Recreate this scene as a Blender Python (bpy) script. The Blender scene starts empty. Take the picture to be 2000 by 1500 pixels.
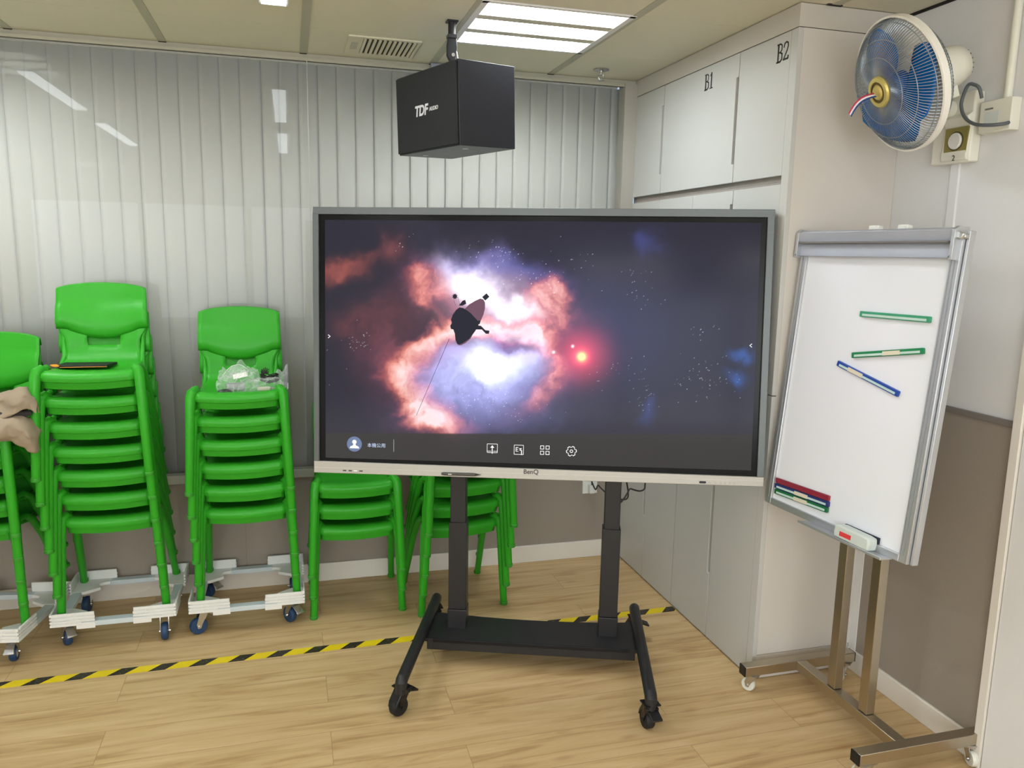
import bpy, bmesh, math, random
import numpy as np
from mathutils import Vector, Matrix, noise
random.seed(7)
SC = bpy.context.scene
COL = SC.collection
PI = math.pi

# ------------------------------------------------------------------ camera
CAM = Vector((-1.7569, -3.9543, 1.6854))
_yaw, _pit, _rol = .2764, -.165, .0192
_f = Vector((math.sin(_yaw) * math.cos(_pit), math.cos(_yaw) * math.cos(_pit), math.sin(_pit)))
_r = Vector((math.cos(_yaw), -math.sin(_yaw), 0)); _u = _r.cross(_f)
_r2 = _r * math.cos(_rol) + _u * math.sin(_rol); _u2 = _u * math.cos(_rol) - _r * math.sin(_rol)
cd = bpy.data.cameras.new('camera'); cam = bpy.data.objects.new('camera', cd); COL.objects.link(cam)
cam.matrix_world = Matrix(((_r2.x, _u2.x, -_f.x, CAM.x), (_r2.y, _u2.y, -_f.y, CAM.y), (_r2.z, _u2.z, -_f.z, CAM.z), (0, 0, 0, 1)))
cd.sensor_fit = 'HORIZONTAL'; cd.sensor_width = 36; cd.lens = 36 * 1535.5 / 2000; cd.clip_start = .02
SC.camera = cam
# ------------------------------------------------------------------ world, exposure
W = bpy.data.worlds.new('world'); SC.world = W; W.use_nodes = True
W.node_tree.nodes['Background'].inputs[0].default_value = (.55, .68, .9, 1)
W.node_tree.nodes['Background'].inputs[1].default_value = .8
SC.view_settings.view_transform = 'Standard'; SC.view_settings.look = 'None'
SC.view_settings.gamma = 1; SC.view_settings.use_curve_mapping = False
SC.view_settings.exposure = 0.16
TUBE = 26.0        # strength of the fluorescent tubes
TUBE_REAR = 40.0
BATTEN = 23.0
DAYL_FILL = 5.6       # added fill light: glowing panes of unseen windows behind the camera
TCOL = (.90, .96, 1, 1)
H = 2.576         # ceiling height
XW = .462         # right wall
LC = 1.39         # length of the cabinet run

# ------------------------------------------------------------------ materials
def srgb(r, g, b):
    f = lambda c: (c / 255 / 12.92) if c / 255 <= .04045 else ((c / 255 + .055) / 1.055) ** 2.4
    return (f(r), f(g), f(b), 1)
MATS = {}
def mat(name, col, rough=.5, metal=0, spec=.5, bump=0, bscale=60, var=0, trans=0, alpha=1, emis=0, ior=1.45, coat=0, stretch=(1, 1, 1)):
    if name in MATS: return MATS[name]
    m = bpy.data.materials.new(name); m.use_nodes = True; nt = m.node_tree; b = nt.nodes['Principled BSDF']
    b.inputs['Base Color'].default_value = col; b.inputs['Roughness'].default_value = rough
    b.inputs['Metallic'].default_value = metal; b.inputs['Specular IOR Level'].default_value = spec
    b.inputs['Transmission Weight'].default_value = trans; b.inputs['Alpha'].default_value = alpha; b.inputs['IOR'].default_value = ior
    b.inputs['Coat Weight'].default_value = coat
    if emis: b.inputs['Emission Color'].default_value = col; b.inputs['Emission Strength'].default_value = emis
    tc = nt.nodes.new('ShaderNodeTexCoord'); mp = nt.nodes.new('ShaderNodeMapping'); mp.inputs['Scale'].default_value = stretch
    nt.links.new(tc.outputs['Object'], mp.inputs[0])
    n = nt.nodes.new('ShaderNodeTexNoise'); n.inputs['Scale'].default_value = bscale; n.inputs['Detail'].default_value = 4
    nt.links.new(mp.outputs[0], n.inputs['Vector'])
    if bump:
        bp = nt.nodes.new('ShaderNodeBump'); bp.inputs['Strength'].default_value = bump; bp.inputs['Distance'].default_value = .002
        nt.links.new(n.outputs['Fac'], bp.inputs['Height']); nt.links.new(bp.outputs[0], b.inputs['Normal'])
    if var:
        mx = nt.nodes.new('ShaderNodeMix'); mx.data_type = 'RGBA'
        mx.inputs[6].default_value = tuple(c * (1 - var) for c in col[:3]) + (1,); mx.inputs[7].default_value = tuple(min(1, c * (1 + var)) for c in col[:3]) + (1,)
        nt.links.new(n.outputs['Fac'], mx.inputs[0]); nt.links.new(mx.outputs[2], b.inputs['Base Color'])
    MATS[name] = m
    return m

def emat(name, col, s):
    if name in MATS: return MATS[name]
    m = bpy.data.materials.new(name); m.use_nodes = True; nt = m.node_tree; nt.nodes.clear()
    o = nt.nodes.new('ShaderNodeOutputMaterial'); e = nt.nodes.new('ShaderNodeEmission')
    e.inputs[0].default_value = col; e.inputs[1].default_value = s; nt.links.new(e.outputs[0], o.inputs[0]); MATS[name] = m
    return m

GREEN = mat('green_plastic', srgb(50, 160, 36), .38, bump=.12, bscale=350, var=.06, spec=.35)
FOOT = mat('foot_green_shaded', srgb(54, 146, 42), .5)  # lip at the foot ends, with contact shade put into the darker green
TILE = mat('ceiling_tile', srgb(216, 211, 190), .9, bump=.15, bscale=200, var=.02)
BAR = mat('ceiling_bar', srgb(176, 174, 156), .6)
DARK = mat('dark_gap', srgb(30, 28, 26), .8)
WHITEM = mat('white_enamel', srgb(228, 228, 222), .35)
WALLW = mat('white_wall_paint', srgb(226, 225, 224), .75, bump=.1, bscale=120, var=.015)
WALLB = mat('grey_brown_wallpaper', srgb(150, 140, 128), .8, bump=.3, bscale=300, var=.05)
RAIL = mat('grey_rail', srgb(125, 118, 112), .5)
BASEB = mat('white_skirting', srgb(226, 220, 210), .45, var=.02, bscale=8)
CABS = mat('side_laminate', srgb(206, 200, 192), .42, var=.01, bscale=5)
CAB = mat('cream_laminate', srgb(192, 191, 186), .42, var=.01, bscale=5)
CABD = mat('cabinet_recess', srgb(150, 142, 134), .7)
SLAT = mat('blind_fabric', srgb(197, 195, 189), .8, var=.015, bscale=3)
STEEL = mat('brushed_steel', srgb(186, 176, 158), .33, metal=1, bump=.1, bscale=90, stretch=(1, 1, 12), var=.08)
CHROME = mat('zinc_plate', srgb(205, 205, 205), .25, metal=1)
ALU = mat('satin_aluminium', srgb(196, 198, 202), .38, metal=.75)
BLACKM = mat('black_powder_coat', srgb(34, 33, 35), .42, bump=.1, bscale=500)
BLACKP = mat('black_plastic', srgb(20, 20, 22), .35)
RUBBER = mat('black_rubber', srgb(24, 24, 25), .6)
BLUEW = mat('blue_rubber', srgb(32, 62, 98), .5, var=.05)
DOLLY = mat('white_plastic', srgb(226, 226, 222), .5, bump=.1, bscale=100)
DOLLYB = mat('painted_dolly_bar', srgb(196, 206, 210), .4)

# ------------------------------------------------------------------ mesh helpers
class MB:
    def __init__(s): s.v = []; s.f = []; s.m = []
    def add(s, vs, fs, mi=0):
        o = len(s.v); s.v += [tuple(v) for v in vs]; s.f += [tuple(i + o for i in f) for f in fs]; s.m += [mi] * len(fs); return s
    def box(s, a, b, mi=0, M=None):
        x0, y0, z0 = a; x1, y1, z1 = b
        vs = [Vector(q) for q in ((x0, y0, z0), (x1, y0, z0), (x1, y1, z0), (x0, y1, z0), (x0, y0, z1), (x1, y0, z1), (x1, y1, z1), (x0, y1, z1))]
        if M is not None: vs = [M @ v for v in vs]
        return s.add(vs, [(0, 3, 2, 1), (4, 5, 6, 7), (0, 1, 5, 4), (1, 2, 6, 5), (2, 3, 7, 6), (3, 0, 4, 7)], mi)
    def cbox(s, c, d, mi=0, M=None): return s.box([c[i] - d[i] / 2 for i in range(3)], [c[i] + d[i] / 2 for i in range(3)], mi, M)
    def tube(s, pts, r, seg=12, mi=0, cap=True, closed=False):
        pts = [Vector(p) for p in pts]; n = len(pts); rs = r if isinstance(r, (list, tuple)) else [r] * n
        ref = None; rings = []
        for i, p in enumerate(pts):
            if closed: t = (pts[(i + 1) % n] - pts[i - 1])
            else: t = (pts[min(i + 1, n - 1)] - pts[max(i - 1, 0)])
            t.normalize()
            if ref is None: ref = t.orthogonal().normalized()
            ref = (ref - t * ref.dot(t))
            if ref.length < 1e-6: ref = t.orthogonal()
            ref.normalize(); b = t.cross(ref)
            rings.append([p + (ref * math.cos(2 * PI * k / seg) + b * math.sin(2 * PI * k / seg)) * rs[i] for k in range(seg)])
        vs = [v for R in rings for v in R]; fs = []
        for i in range(n if closed else n - 1):
            j = (i + 1) % n
            for k in range(seg):
                k2 = (k + 1) % seg; fs.append((i * seg + k, i * seg + k2, j * seg + k2, j * seg + k))
        if cap and not closed: fs += [tuple(reversed(range(seg))), tuple(range((n - 1) * seg, n * seg))]
        return s.add(vs, fs, mi)
    def cyl(s, a, b, r, seg=20, mi=0, r2=None): return s.tube([a, b], [r, r if r2 is None else r2], seg, mi)
    def lathe(s, prof, M=None, seg=32, mi=0):
        """prof: (radius, z) about z axis"""
        vs = []; fs = []; n = len(prof)
        for r, z in prof:
            for k in range(seg):
                v = Vector((r * math.cos(2 * PI * k / seg), r * math.sin(2 * PI * k / seg), z)); vs.append(M @ v if M is not None else v)
        for i in range(n - 1):
            for k in range(seg):
                k2 = (k + 1) % seg; fs.append((i * seg + k, i * seg + k2, (i + 1) * seg + k2, (i + 1) * seg + k))
        if prof[0][0] > 1e-5: fs.append(tuple(reversed(range(seg))))
        if prof[-1][0] > 1e-5: fs.append(tuple(range((n - 1) * seg, n * seg)))
        return s.add(vs, fs, mi)
    def prism(s, poly, h0, h1, M=None, mi=0):
        """poly in local xy, extruded along local z"""
        n = len(poly); vs = [Vector((x, y, h0)) for x, y in poly] + [Vector((x, y, h1)) for x, y in poly]
        if M is not None: vs = [M @ v for v in vs]
        fs = [tuple(reversed(range(n))), tuple(range(n, 2 * n))] + [(i, (i + 1) % n, n + (i + 1) % n, n + i) for i in range(n)]
        return s.add(vs, fs, mi)
    def grid(s, P, mi=0, skip=None):
        r = len(P); c = len(P[0]); vs = [q for row in P for q in row]; fs = []
        for i in range(r - 1):
            for j in range(c - 1):
                if skip and skip(i, j): continue
                fs.append((i * c + j, i * c + j + 1, (i + 1) * c + j + 1, (i + 1) * c + j))
        return s.add(vs, fs, mi)
    def build(s, name, mats, parent=None, bevel=0, smooth=35, solid=0, sub=0, seg=2, loc=None):
        me = bpy.data.meshes.new(name); me.from_pydata([tuple(v) for v in s.v], [], s.f); me.update()
        mats = mats if isinstance(mats, (list, tuple)) else [mats]
        for m in mats: me.materials.append(m)
        if len(mats) > 1: me.polygons.foreach_set('material_index', s.m)
        bm = bmesh.new(); bm.from_mesh(me); bmesh.ops.remove_doubles(bm, verts=bm.verts, dist=1e-6)
        bmesh.ops.recalc_face_normals(bm, faces=bm.faces); bm.to_mesh(me); bm.free()
        if smooth:
            me.polygons.foreach_set('use_smooth', [True] * len(me.polygons)); me.set_sharp_from_angle(angle=math.radians(smooth))
        o = bpy.data.objects.new(name, me); COL.objects.link(o)
        if parent is not None: o.parent = parent
        if loc is not None: o.location = loc
        if solid: q = o.modifiers.new('solid', 'SOLIDIFY'); q.thickness = solid; q.offset = 0
        if sub: q = o.modifiers.new('sub', 'SUBSURF'); q.levels = sub; q.render_levels = sub
        if bevel: q = o.modifiers.new('bevel', 'BEVEL'); q.width = bevel; q.segments = seg; q.limit_method = 'ANGLE'; q.angle_limit = math.radians(40)
        return o

def tag(o, label, cat, group=None):
    o['label'] = label; o['category'] = cat
    if group: o['group'] = group
    return o
def struct(o): o['kind'] = 'structure'; return o
def thing(name, label, cat, loc=(0, 0, 0), rz=0, group=None, M=None):
    o = bpy.data.objects.new(name, None); COL.objects.link(o); o.empty_display_size = .05
    if M is not None: o.matrix_world = M
    else: o.location = loc; o.rotation_euler = (0, 0, rz)
    return tag(o, label, cat, group)
def dup(root, parent=None):
    c = root.copy(); COL.objects.link(c)
    if parent is not None: c.parent = parent
    for ch in root.children: dup(ch, c)
    return c
def frameM(c, a, b):
    """matrix with x=a, z=b, y=b x a (pointing away from the viewer side)"""
    a = Vector(a); b = Vector(b); n = b.cross(a)
    return Matrix(((a.x, n.x, b.x, c[0]), (a.y, n.y, b.y, c[1]), (a.z, n.z, b.z, c[2]), (0, 0, 0, 1)))
def text(name, body, size, M, m, parent, ext=.0004, shear=0, bold=0):
    cu = bpy.data.curves.new(name, 'FONT'); cu.body = body; cu.size = size; cu.extrude = ext; cu.align_x = 'CENTER'; cu.align_y = 'CENTER'; cu.shear = shear; cu.offset = bold
    t = bpy.data.objects.new(name, cu); COL.objects.link(t)
    dg = bpy.context.evaluated_depsgraph_get(); dg.update()
    me = bpy.data.meshes.new_from_object(t.evaluated_get(dg)); COL.objects.unlink(t); bpy.data.objects.remove(t)
    me.name = name; me.materials.clear(); me.materials.append(m)
    o = bpy.data.objects.new(name, me); COL.objects.link(o); o.parent = parent; o.matrix_local = M
    return o
def rrect(w, h, r, n=5):
    P = []
    for cx, cy, a0 in ((w / 2 - r, h / 2 - r, 0), (-w / 2 + r, h / 2 - r, 90), (-w / 2 + r, -h / 2 + r, 180), (w / 2 - r, -h / 2 + r, 270)):
        for k in range(n + 1):
            a = math.radians(a0 + 90 * k / n); P.append((cx + r * math.cos(a), cy + r * math.sin(a)))
    return P

# ================================================================== ROOM
XL, YR = -5.0, -6.9
# floor: light maple laminate planks running along the back wall
def floor_mat():
    m = bpy.data.materials.new('maple_laminate'); m.use_nodes = True; nt = m.node_tree; b = nt.nodes['Principled BSDF']; N = nt.nodes.new; L = nt.links.new
    tc = N('ShaderNodeTexCoord'); br = N('ShaderNodeTexBrick'); br.offset = .37; br.squash = 1
    for k, v in (('Scale', 1), ('Mortar Size', .0011), ('Mortar Smooth', .3), ('Brick Width', 1.21), ('Row Height', .191), ('Bias', 0)): br.inputs[k].default_value = v
    br.inputs['Color1'].default_value = (.38, .38, .38, 1); br.inputs['Color2'].default_value = (.62, .62, .62, 1); br.inputs['Mortar'].default_value = (0, 0, 0, 1)
    L(tc.outputs['Object'], br.inputs['Vector'])
    mp = N('ShaderNodeMapping'); mp.inputs['Scale'].default_value = (1.1, 13, 1); L(tc.outputs['Object'], mp.inputs[0])
    # shift the grain plank by plank
    sh = N('ShaderNodeVectorMath'); sh.operation = 'MULTIPLY_ADD'; L(br.outputs['Color'], sh.inputs[0]); sh.inputs[1].default_value = (23, 17, 5); L(mp.outputs[0], sh.inputs[2])
    n1 = N('ShaderNodeTexNoise'); n1.inputs['Scale'].default_value = 1.6; n1.inputs['Detail'].default_value = 7; n1.inputs['Roughness'].default_value = .62; n1.inputs['Distortion'].default_value = .8; L(sh.outputs[0], n1.inputs['Vector'])
    cr = N('ShaderNodeValToRGB'); e = cr.color_ramp.elements
    e[0].position = .28; e[0].color = srgb(160, 126, 82); e[1].position = .68; e[1].color = srgb(206, 178, 134)
    k = cr.color_ramp.elements.new(.47); k.color = srgb(192, 162, 116); L(n1.outputs['Fac'], cr.inputs[0])
    n2 = N('ShaderNodeTexNoise'); n2.inputs['Scale'].default_value = .9; n2.inputs['Detail'].default_value = 2; L(tc.outputs['Object'], n2.inputs['Vector'])
    mx = N('ShaderNodeMix'); mx.data_type = 'RGBA'; mx.blend_type = 'MULTIPLY'; mx.inputs[0].default_value = .22; L(cr.outputs[0], mx.inputs[6])
    a = N('ShaderNodeMath'); a.operation = 'ADD'; L(br.outputs['Color'], a.inputs[0]); a.inputs[1].default_value = .4
    L(a.outputs[0], mx.inputs[7])
    # small knots
    mk = N('ShaderNodeMapping'); mk.inputs['Scale'].default_value = (2.2, 7, 1); L(tc.outputs['Object'], mk.inputs[0])
    vo = N('ShaderNodeTexVoronoi'); vo.inputs['Scale'].default_value = 1.1; L(mk.outputs[0], vo.inputs['Vector'])
    kr = N('ShaderNodeMapRange'); kr.inputs[1].default_value = .02; kr.inputs[2].default_value = .13; kr.inputs[3].default_value = .45; kr.inputs[4].default_value = 0; L(vo.outputs['Distance'], kr.inputs[0])
    mk2 = N('ShaderNodeMix'); mk2.data_type = 'RGBA'; L(kr.outputs[0], mk2.inputs[0]); L(mx.outputs[2], mk2.inputs[6]); mk2.inputs[7].default_value = srgb(150, 106, 62)
    # seams
    ms = N('ShaderNodeMix'); ms.data_type = 'RGBA'; L(br.outputs['Fac'], ms.inputs[0]); L(mk2.outputs[2], ms.inputs[6]); ms.inputs[7].default_value = srgb(150, 120, 82)
    L(ms.outputs[2], b.inputs['Base Color']); b.inputs['Roughness'].default_value = .42; b.inputs['Specular IOR Level'].default_value = .35
    bp = N('ShaderNodeBump'); bp.inputs['Strength'].default_value = .12; bp.inputs['Distance'].default_value = .001; L(n1.outputs['Fac'], bp.inputs['Height']); L(bp.outputs[0], b.inputs['Normal'])
    return m
struct(MB().box((XL, YR, -.05), (XW + .12, .3, 0)).build('floor', floor_mat()))
# back wall below the glass: grey-brown paper with vertical joints
b = MB().box((XL, 0, 0), (XW + .12, .14, .586)); struct(b.build('wall_back', WALLB))
b = MB().box((-2.0, -.0012, .096), (-1.998, .001, .58)).box((-.92, -.0012, .096), (-.918, .001, .58)).box((-3.1, -.0012, .096), (-3.098, .001, .58)); struct(b.build('trim_1', RAIL))
struct(MB().box((XL, -.014, 0), (0, 0, .096)).build('baseboard_back', BASEB, bevel=.003))
# right wall, white above and papered below
struct(MB().box((XW, YR, 0), (XW + .12, .3, H)).build('wall_right', WALLW))
struct(MB().box((XW - .004, -2.05, .085), (XW, -1.43, 1.166)).build('trim_2', WALLB))
struct(MB().box((XW - .012, -2.05, 1.166), (XW, -1.39, 1.186)).build('trim_3', RAIL, bevel=.002))
struct(MB().box((XW - .014, -2.05, 0), (XW, -LC, .088)).build('baseboard_right', BASEB, bevel=.003))
struct(MB().box((XW - .008, -1.43, .088), (XW, -LC, 1.166)).build('trim_4', WALLW))
# white door frame and leaf at the right edge of the view
b = MB().box((XW - .03, -2.075, 0), (XW, -2.045, 2.1)).box((XW - .03, -3.05, 0), (XW, -3.02, 2.1)).box((XW - .03, -3.05, 2.07), (XW, -2.045, 2.1))
struct(b.build('trim_5', BASEB, bevel=.002))
struct(MB().box((XW - .022, -3.02, .004), (XW - .001, -2.078, 2.068)).build('door_1', WALLW, bevel=.002))
struct(MB().box((XL - .1, YR, 0), (XL, .3, H)).build('wall_left', WALLW))
b = MB()
for a_, c_ in (((XL, .75), (XW + .12, 0)),): pass
b.box((XL, YR - .1, 0), (XW + .12, YR, .75)).box((XL, YR - .1, 2.25), (XW + .12, YR, H)).box((XL, YR - .1, .75), (XL + .25, YR, 2.25)).box((XW - .2, YR - .1, .75), (XW + .12, YR, 2.25)); struct(b.build('wall_front', WALLW))
_n = 4; _w = (XW - .2 - XL - .25) / _n
for k in range(_n):  # unseen windows added behind the camera, their glowing panes brighten the walls
    x0 = XL + .25 + k * _w
    b = MB().box((x0, YR - .06, .75), (x0 + .04, YR, 2.25)).box((x0 + _w - .04, YR - .06, .75), (x0 + _w, YR, 2.25)).box((x0, YR - .06, .75), (x0 + _w, YR, .79)).box((x0, YR - .06, 2.21), (x0 + _w, YR, 2.25)); struct(b.build('window_%d' % (k + 3), WHITEM))
    w_ = MB().add([(x0 + .04, YR - .03, .79), (x0 + _w - .04, YR - .03, .79), (x0 + _w - .04, YR - .03, 2.21), (x0 + .04, YR - .03, 2.21)], [(0, 1, 2, 3)]).build('window_%d_pane' % (k + 3), emat('added_daylight', (.9, .96, 1, 1), DAYL_FILL), bpy.data.objects['window_%d' % (k + 3)], smooth=0); w_['kind'] = 'structure'

# ceiling: long tiles laid between bars that run towards the camera, with openings for the luminaires
X0 = -2.8675; GX = [X0 + .6 * i for i in range(-4, 6)]
Y1 = .4456; GY = [0, -Y1] + [-Y1 - .6 * i for i in range(1, 15)]
TROF = [(X0 + 1.8, -Y1), (X0 - .6, -Y1)]      # (left X, wall-side Y) of the two 600 mm luminaires in view
REARF = [(-2.8675, -6.4456, 1.2), (-.4675 - .6, -6.4456, .6), (-4.0675, -5.8456, .6)]  # long one follows the screen reflections, the other two are added for brightness
def in_open(x, y):
    for a, c in TROF:
        if a - .001 < x < a + .6 and c - .6 < y < c + .001: return True
    for a, c, w in REARF:
        if a < x < a + w and c - .6 < y < c: return True
    return False
b = MB(); gx = [XL] + [g for g in GX if XL < g < XW] + [XW]; gy = GY + [YR]
for i in range(len(gx) - 1):
    for j in range(len(gy) - 1):
        xa, xb, ya, yb = gx[i], gx[i + 1], gy[j + 1], gy[j]
        if in_open((xa + xb) / 2, (ya + yb) / 2): continue
        if ya > -LC and xa > -.28: pass
        b.box((xa + .001, ya + .0012, H), (xb - .001, yb - .0012, H + .02))
struct(b.build('ceiling', TILE, smooth=0))
struct(MB().box((XL, YR, H + .17), (XW + .1, .3, H + .2)).build('trim_6', DARK))
b = MB()
for g in GX:
    if XL < g < XW:
        y_far = -.02 if g < 0 else -LC
        b.box((g - .017, YR, H - .003), (g + .017, y_far, H + .004))
struct(b.build('trim_7', BAR, smooth=0))
b = MB()
for g in GX:
    if XL < g < 0: b.box((g - .016, -.02, H - .004), (g + .016, -.004, H + .001))
struct(b.build('trim_8', DARK, smooth=0))
# wall angle along the top of the glass, and shadow gap on the right wall
b = MB().box((XL, -.02, H - .035), (-.0, .005, H - .022)).box((XL, -.006, H - .035), (0, .004, H - .001)); struct(b.build('trim_9', mat('wall_angle', srgb(176, 173, 156), .6)))
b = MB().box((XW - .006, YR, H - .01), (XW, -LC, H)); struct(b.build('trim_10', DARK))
# glazed partition
b = MB().box((XL, -.022, .575), (-.06, .03, .603)).box((XL, -.022, .560), (-.06, -.0, .575)); struct(b.build('trim_11', BAR, bevel=.002))
b = MB().box((-.068, -.03, .575), (-.0, .05, H - .02)); struct(b.build('trim_12', mat('post_paint', srgb(172, 166, 156), .6)))
struct(MB().box((-1.655, -.0185, .6), (-1.651, -.0105, H - .03)).build('trim_13', mat('glass_joint', srgb(170, 172, 168), .4)))
def glass_mat():
    m = bpy.data.materials.new('partition_glass'); m.use_nodes = True; nt = m.node_tree; nt.nodes.clear(); N = nt.nodes.new; L = nt.links.new
    o = N('ShaderNodeOutputMaterial'); t = N('ShaderNodeBsdfTransparent'); t.inputs[0].default_value = (.97, .985, .98, 1)
    g = N('ShaderNodeBsdfGlossy'); g.inputs['Roughness'].default_value = .015; fr = N('ShaderNodeFresnel'); fr.inputs[0].default_value = 1.52
    ml = N('ShaderNodeMath'); ml.operation = 'MULTIPLY'; ml.inputs[1].default_value = .33; L(fr.outputs[0], ml.inputs[0])
    mx = N('ShaderNodeMixShader'); L(ml.outputs[0], mx.inputs[0]); L(t.outputs[0], mx.inputs[1]); L(g.outputs[0], mx.inputs[2]); L(mx.outputs[0], o.inputs[0])
    return m
GL = glass_mat()
struct(MB().add([(XL, -.015, .6), (-1.655, -.015, .6), (-1.655, -.015, H - .03), (XL, -.015, H - .03)], [(0, 1, 2, 3)]).build('window_1', GL, smooth=0))
struct(MB().add([(-1.651, -.015, .6), (-.066, -.015, .6), (-.066, -.015, H - .03), (-1.651, -.015, H - .03)], [(0, 1, 2, 3)]).build('window_2', GL, smooth=0))
# vertical blind behind the glass
bl = thing('vertical_blind', 'beige vertical blind with tall closed slats hanging behind the glass partition', 'blind', (0, .09, H))
MB().box((XL + .1, -.02, -.028), (-.07, .02, 0)).build('headrail', WHITEM, bl)
def slat(x0, w, tilt):
    P = []
    for t in (0, 1):
        row = []
        for k in range(6):
            s = k / 5 - .5; c, sn = math.cos(tilt), math.sin(tilt); cy = -.0018 * (1 - 4 * s * s)
            row.append((x0 + s * w * c - cy * sn, s * w * sn + cy * c, -.028 if t == 0 else -H + .56))
        P.append(row)
    return MB().grid(P)
xk = -2.836 - 12 * .0885; i = 0
while xk < -.09:
    tl = .125 + random.uniform(-.012, .018); w = .0995; xo = xk + .044 + random.uniform(-.0012, .0012)
    if abs(xk + .0885 - (-2.9245)) < .03: w = .080; tl = .02     # slits where daylight shows
    if abs(xk + .0885 - (-1.775)) < .02: w = .084; tl = .03
    slat(xo, w, tl).build('slat', SLAT, bl, solid=.0006)
    xk += .0885; i += 1

# ================================================================== LUMINAIRES
TUBEM = emat('lit_tube', TCOL, TUBE); TUBER = emat('lit_rear_tube', TCOL, TUBE_REAR); TUBEB = emat('lit_batten_tube', TCOL, BATTEN)
REFL = mat('reflector', srgb(238, 238, 236), .25, metal=.3)
def troffer(xa, yb, w, label, tubes=TUBEM, parts=True):
    t = thing('ceiling_light', label, 'light', (xa + w / 2, yb - .3, H - .003), 0, 'recessed fluorescent ceiling lights')
    h = w / 2
    b = MB()
    for s in (-1, 1): b.box((s * (h - .014) - .012, -.3, -.002), (s * (h - .014) + .012, .3, .08)).box((-h, s * .288 - .01, -.002), (h, s * .288 + .01, .08))
    b.build('frame', WALLW, t)
    MB().box((-h, -.3, .078), (h, .3, .085)).build('housing', REFL, t)
    # wedge shaped lamellae between the tubes
    for y in (-.098, .098):
        MB().prism([(-.027, 0), (.027, 0), (.010, .074), (-.010, .074)], -h + .026, h - .026, Matrix(((0, 0, 1, 0), (1, 0, 0, y), (0, 1, 0, 0), (0, 0, 0, 1)))).build('lamella', mat('lamella_paint', srgb(205, 200, 182), .5), t)
    for y in (-.195, 0, .195):
        MB().box((-h + .045, y - .062, .03), (h - .045, y + .062, .05)).build('fluorescent_tube', tubes, t)
    return t
troffer(TROF[0][0], TROF[0][1], .6, 'square three-tube ceiling light between the hanging speaker and the cabinets')
troffer(TROF[1][0], TROF[1][1], .6, 'ceiling light cut off by the top left corner of the photo')
for i, (a, c, w) in enumerate(REARF):
    troffer(a, c, w, ['long three-tube ceiling light behind the camera', 'added ceiling light behind the camera towards the right wall', 'added ceiling light behind the camera towards the left wall'][i], TUBER)
# slim battens just above the top of the frame, mirrored in the glass
for i, (x, ya, yb) in enumerate(((-3.03, -1.97, -.82), (-1.785, -1.97, -.83), (-3.04, -3.83, -2.57), (-1.78, -3.82, -2.57), (-.5, -3.82, -2.6))):
    t = thing('batten_light', ['slim batten light on the ceiling left of the speaker, near the glass', 'slim batten light on the ceiling behind the hanging speaker', 'slim batten light overhead to the left of the camera', 'slim batten light directly above the camera', 'slim batten light overhead to the right of the camera'][i], 'light', (x, (ya + yb) / 2, H - .0005), 0, 'slim ceiling battens')
    L_ = (yb - ya) / 2
    b = MB().box((-.05, -L_ - .03, -.012), (.05, L_ + .03, .0))
    for q_ in (-1, 1): b.box((q_ * .0465 - .0035, -L_ - .03, -.024), (q_ * .0465 + .0035, L_ + .03, -.012)); b.box((-.05, q_ * (L_ + .026) - .004, -.024), (.05, q_ * (L_ + .026) + .004, -.012))
    b.build('housing', WHITEM, t)
    MB().box((-.036, -L_, -.028), (.036, L_, -.014)).build('fluorescent_tube', TUBEB, t)

# ================================================================== CEILING FITTINGS
t = thing('air_vent', 'white slatted air vent with a small sticker in the ceiling by the blinds', 'vent', (-1.335, -.25, H), 0)
b = MB().box((-.155, -.155, -.006), (.155, -.135, .002)).box((-.155, .135, -.006), (.155, .155, .002)).box((-.155, -.135, -.006), (-.09, .135, .002)).box((.14, -.135, -.006), (.155, .135, .002)); b.build('frame', TILE, t, bevel=.002)
MB().box((-.09, -.135, -.0015), (.14, .135, -.0005)).build('duct', mat('duct_dark', srgb(62, 60, 54), .8), t)
for k in range(11):
    x = -.083 + k * .0212; M = Matrix.Translation((x, 0, -.006)) @ Matrix.Rotation(math.radians(35), 4, 'Y')
    MB().box((-.006, -.135, -.0008), (.006, .135, .0008), M=M).build('slat', TILE, t)
MB().box((-.137, -.06, -.0068), (-.107, .06, -.006)).build('sticker', mat('sticker_paper', srgb(190, 188, 170), .7), t)
t = thing('sprinkler', 'chrome fire sprinkler head hanging from the ceiling near the cabinets', 'sprinkler', (-.27, -.195, H), 0)
MB().lathe([(.001, -.001), (.036, -.001), (.038, -.006), (.02, -.011), (.001, -.011)]).build('escutcheon', CHROME, t)
b = MB().cyl((0, 0, -.01), (0, 0, -.028), .009).tube([(.01, 0, -.026), (.015, 0, -.04), (.004, 0, -.052)], .0025, 8).tube([(-.01, 0, -.026), (-.015, 0, -.04), (-.004, 0, -.052)], .0025, 8); b.build('yoke', CHROME, t)
MB().lathe([(.001, -.050), (.018, -.052), (.018, -.054), (.001, -.055)]).build('deflector', CHROME, t)
tag(MB().box((-.03, -.02, -.045), (.03, 0, 0)).build('ceiling_clip', mat('clip_grey', srgb(150, 152, 165), .5), loc=(-1.05, -.03, H - .004), bevel=.002), 'small grey bracket where the ceiling meets the glass, behind the speaker', 'bracket')

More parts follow.
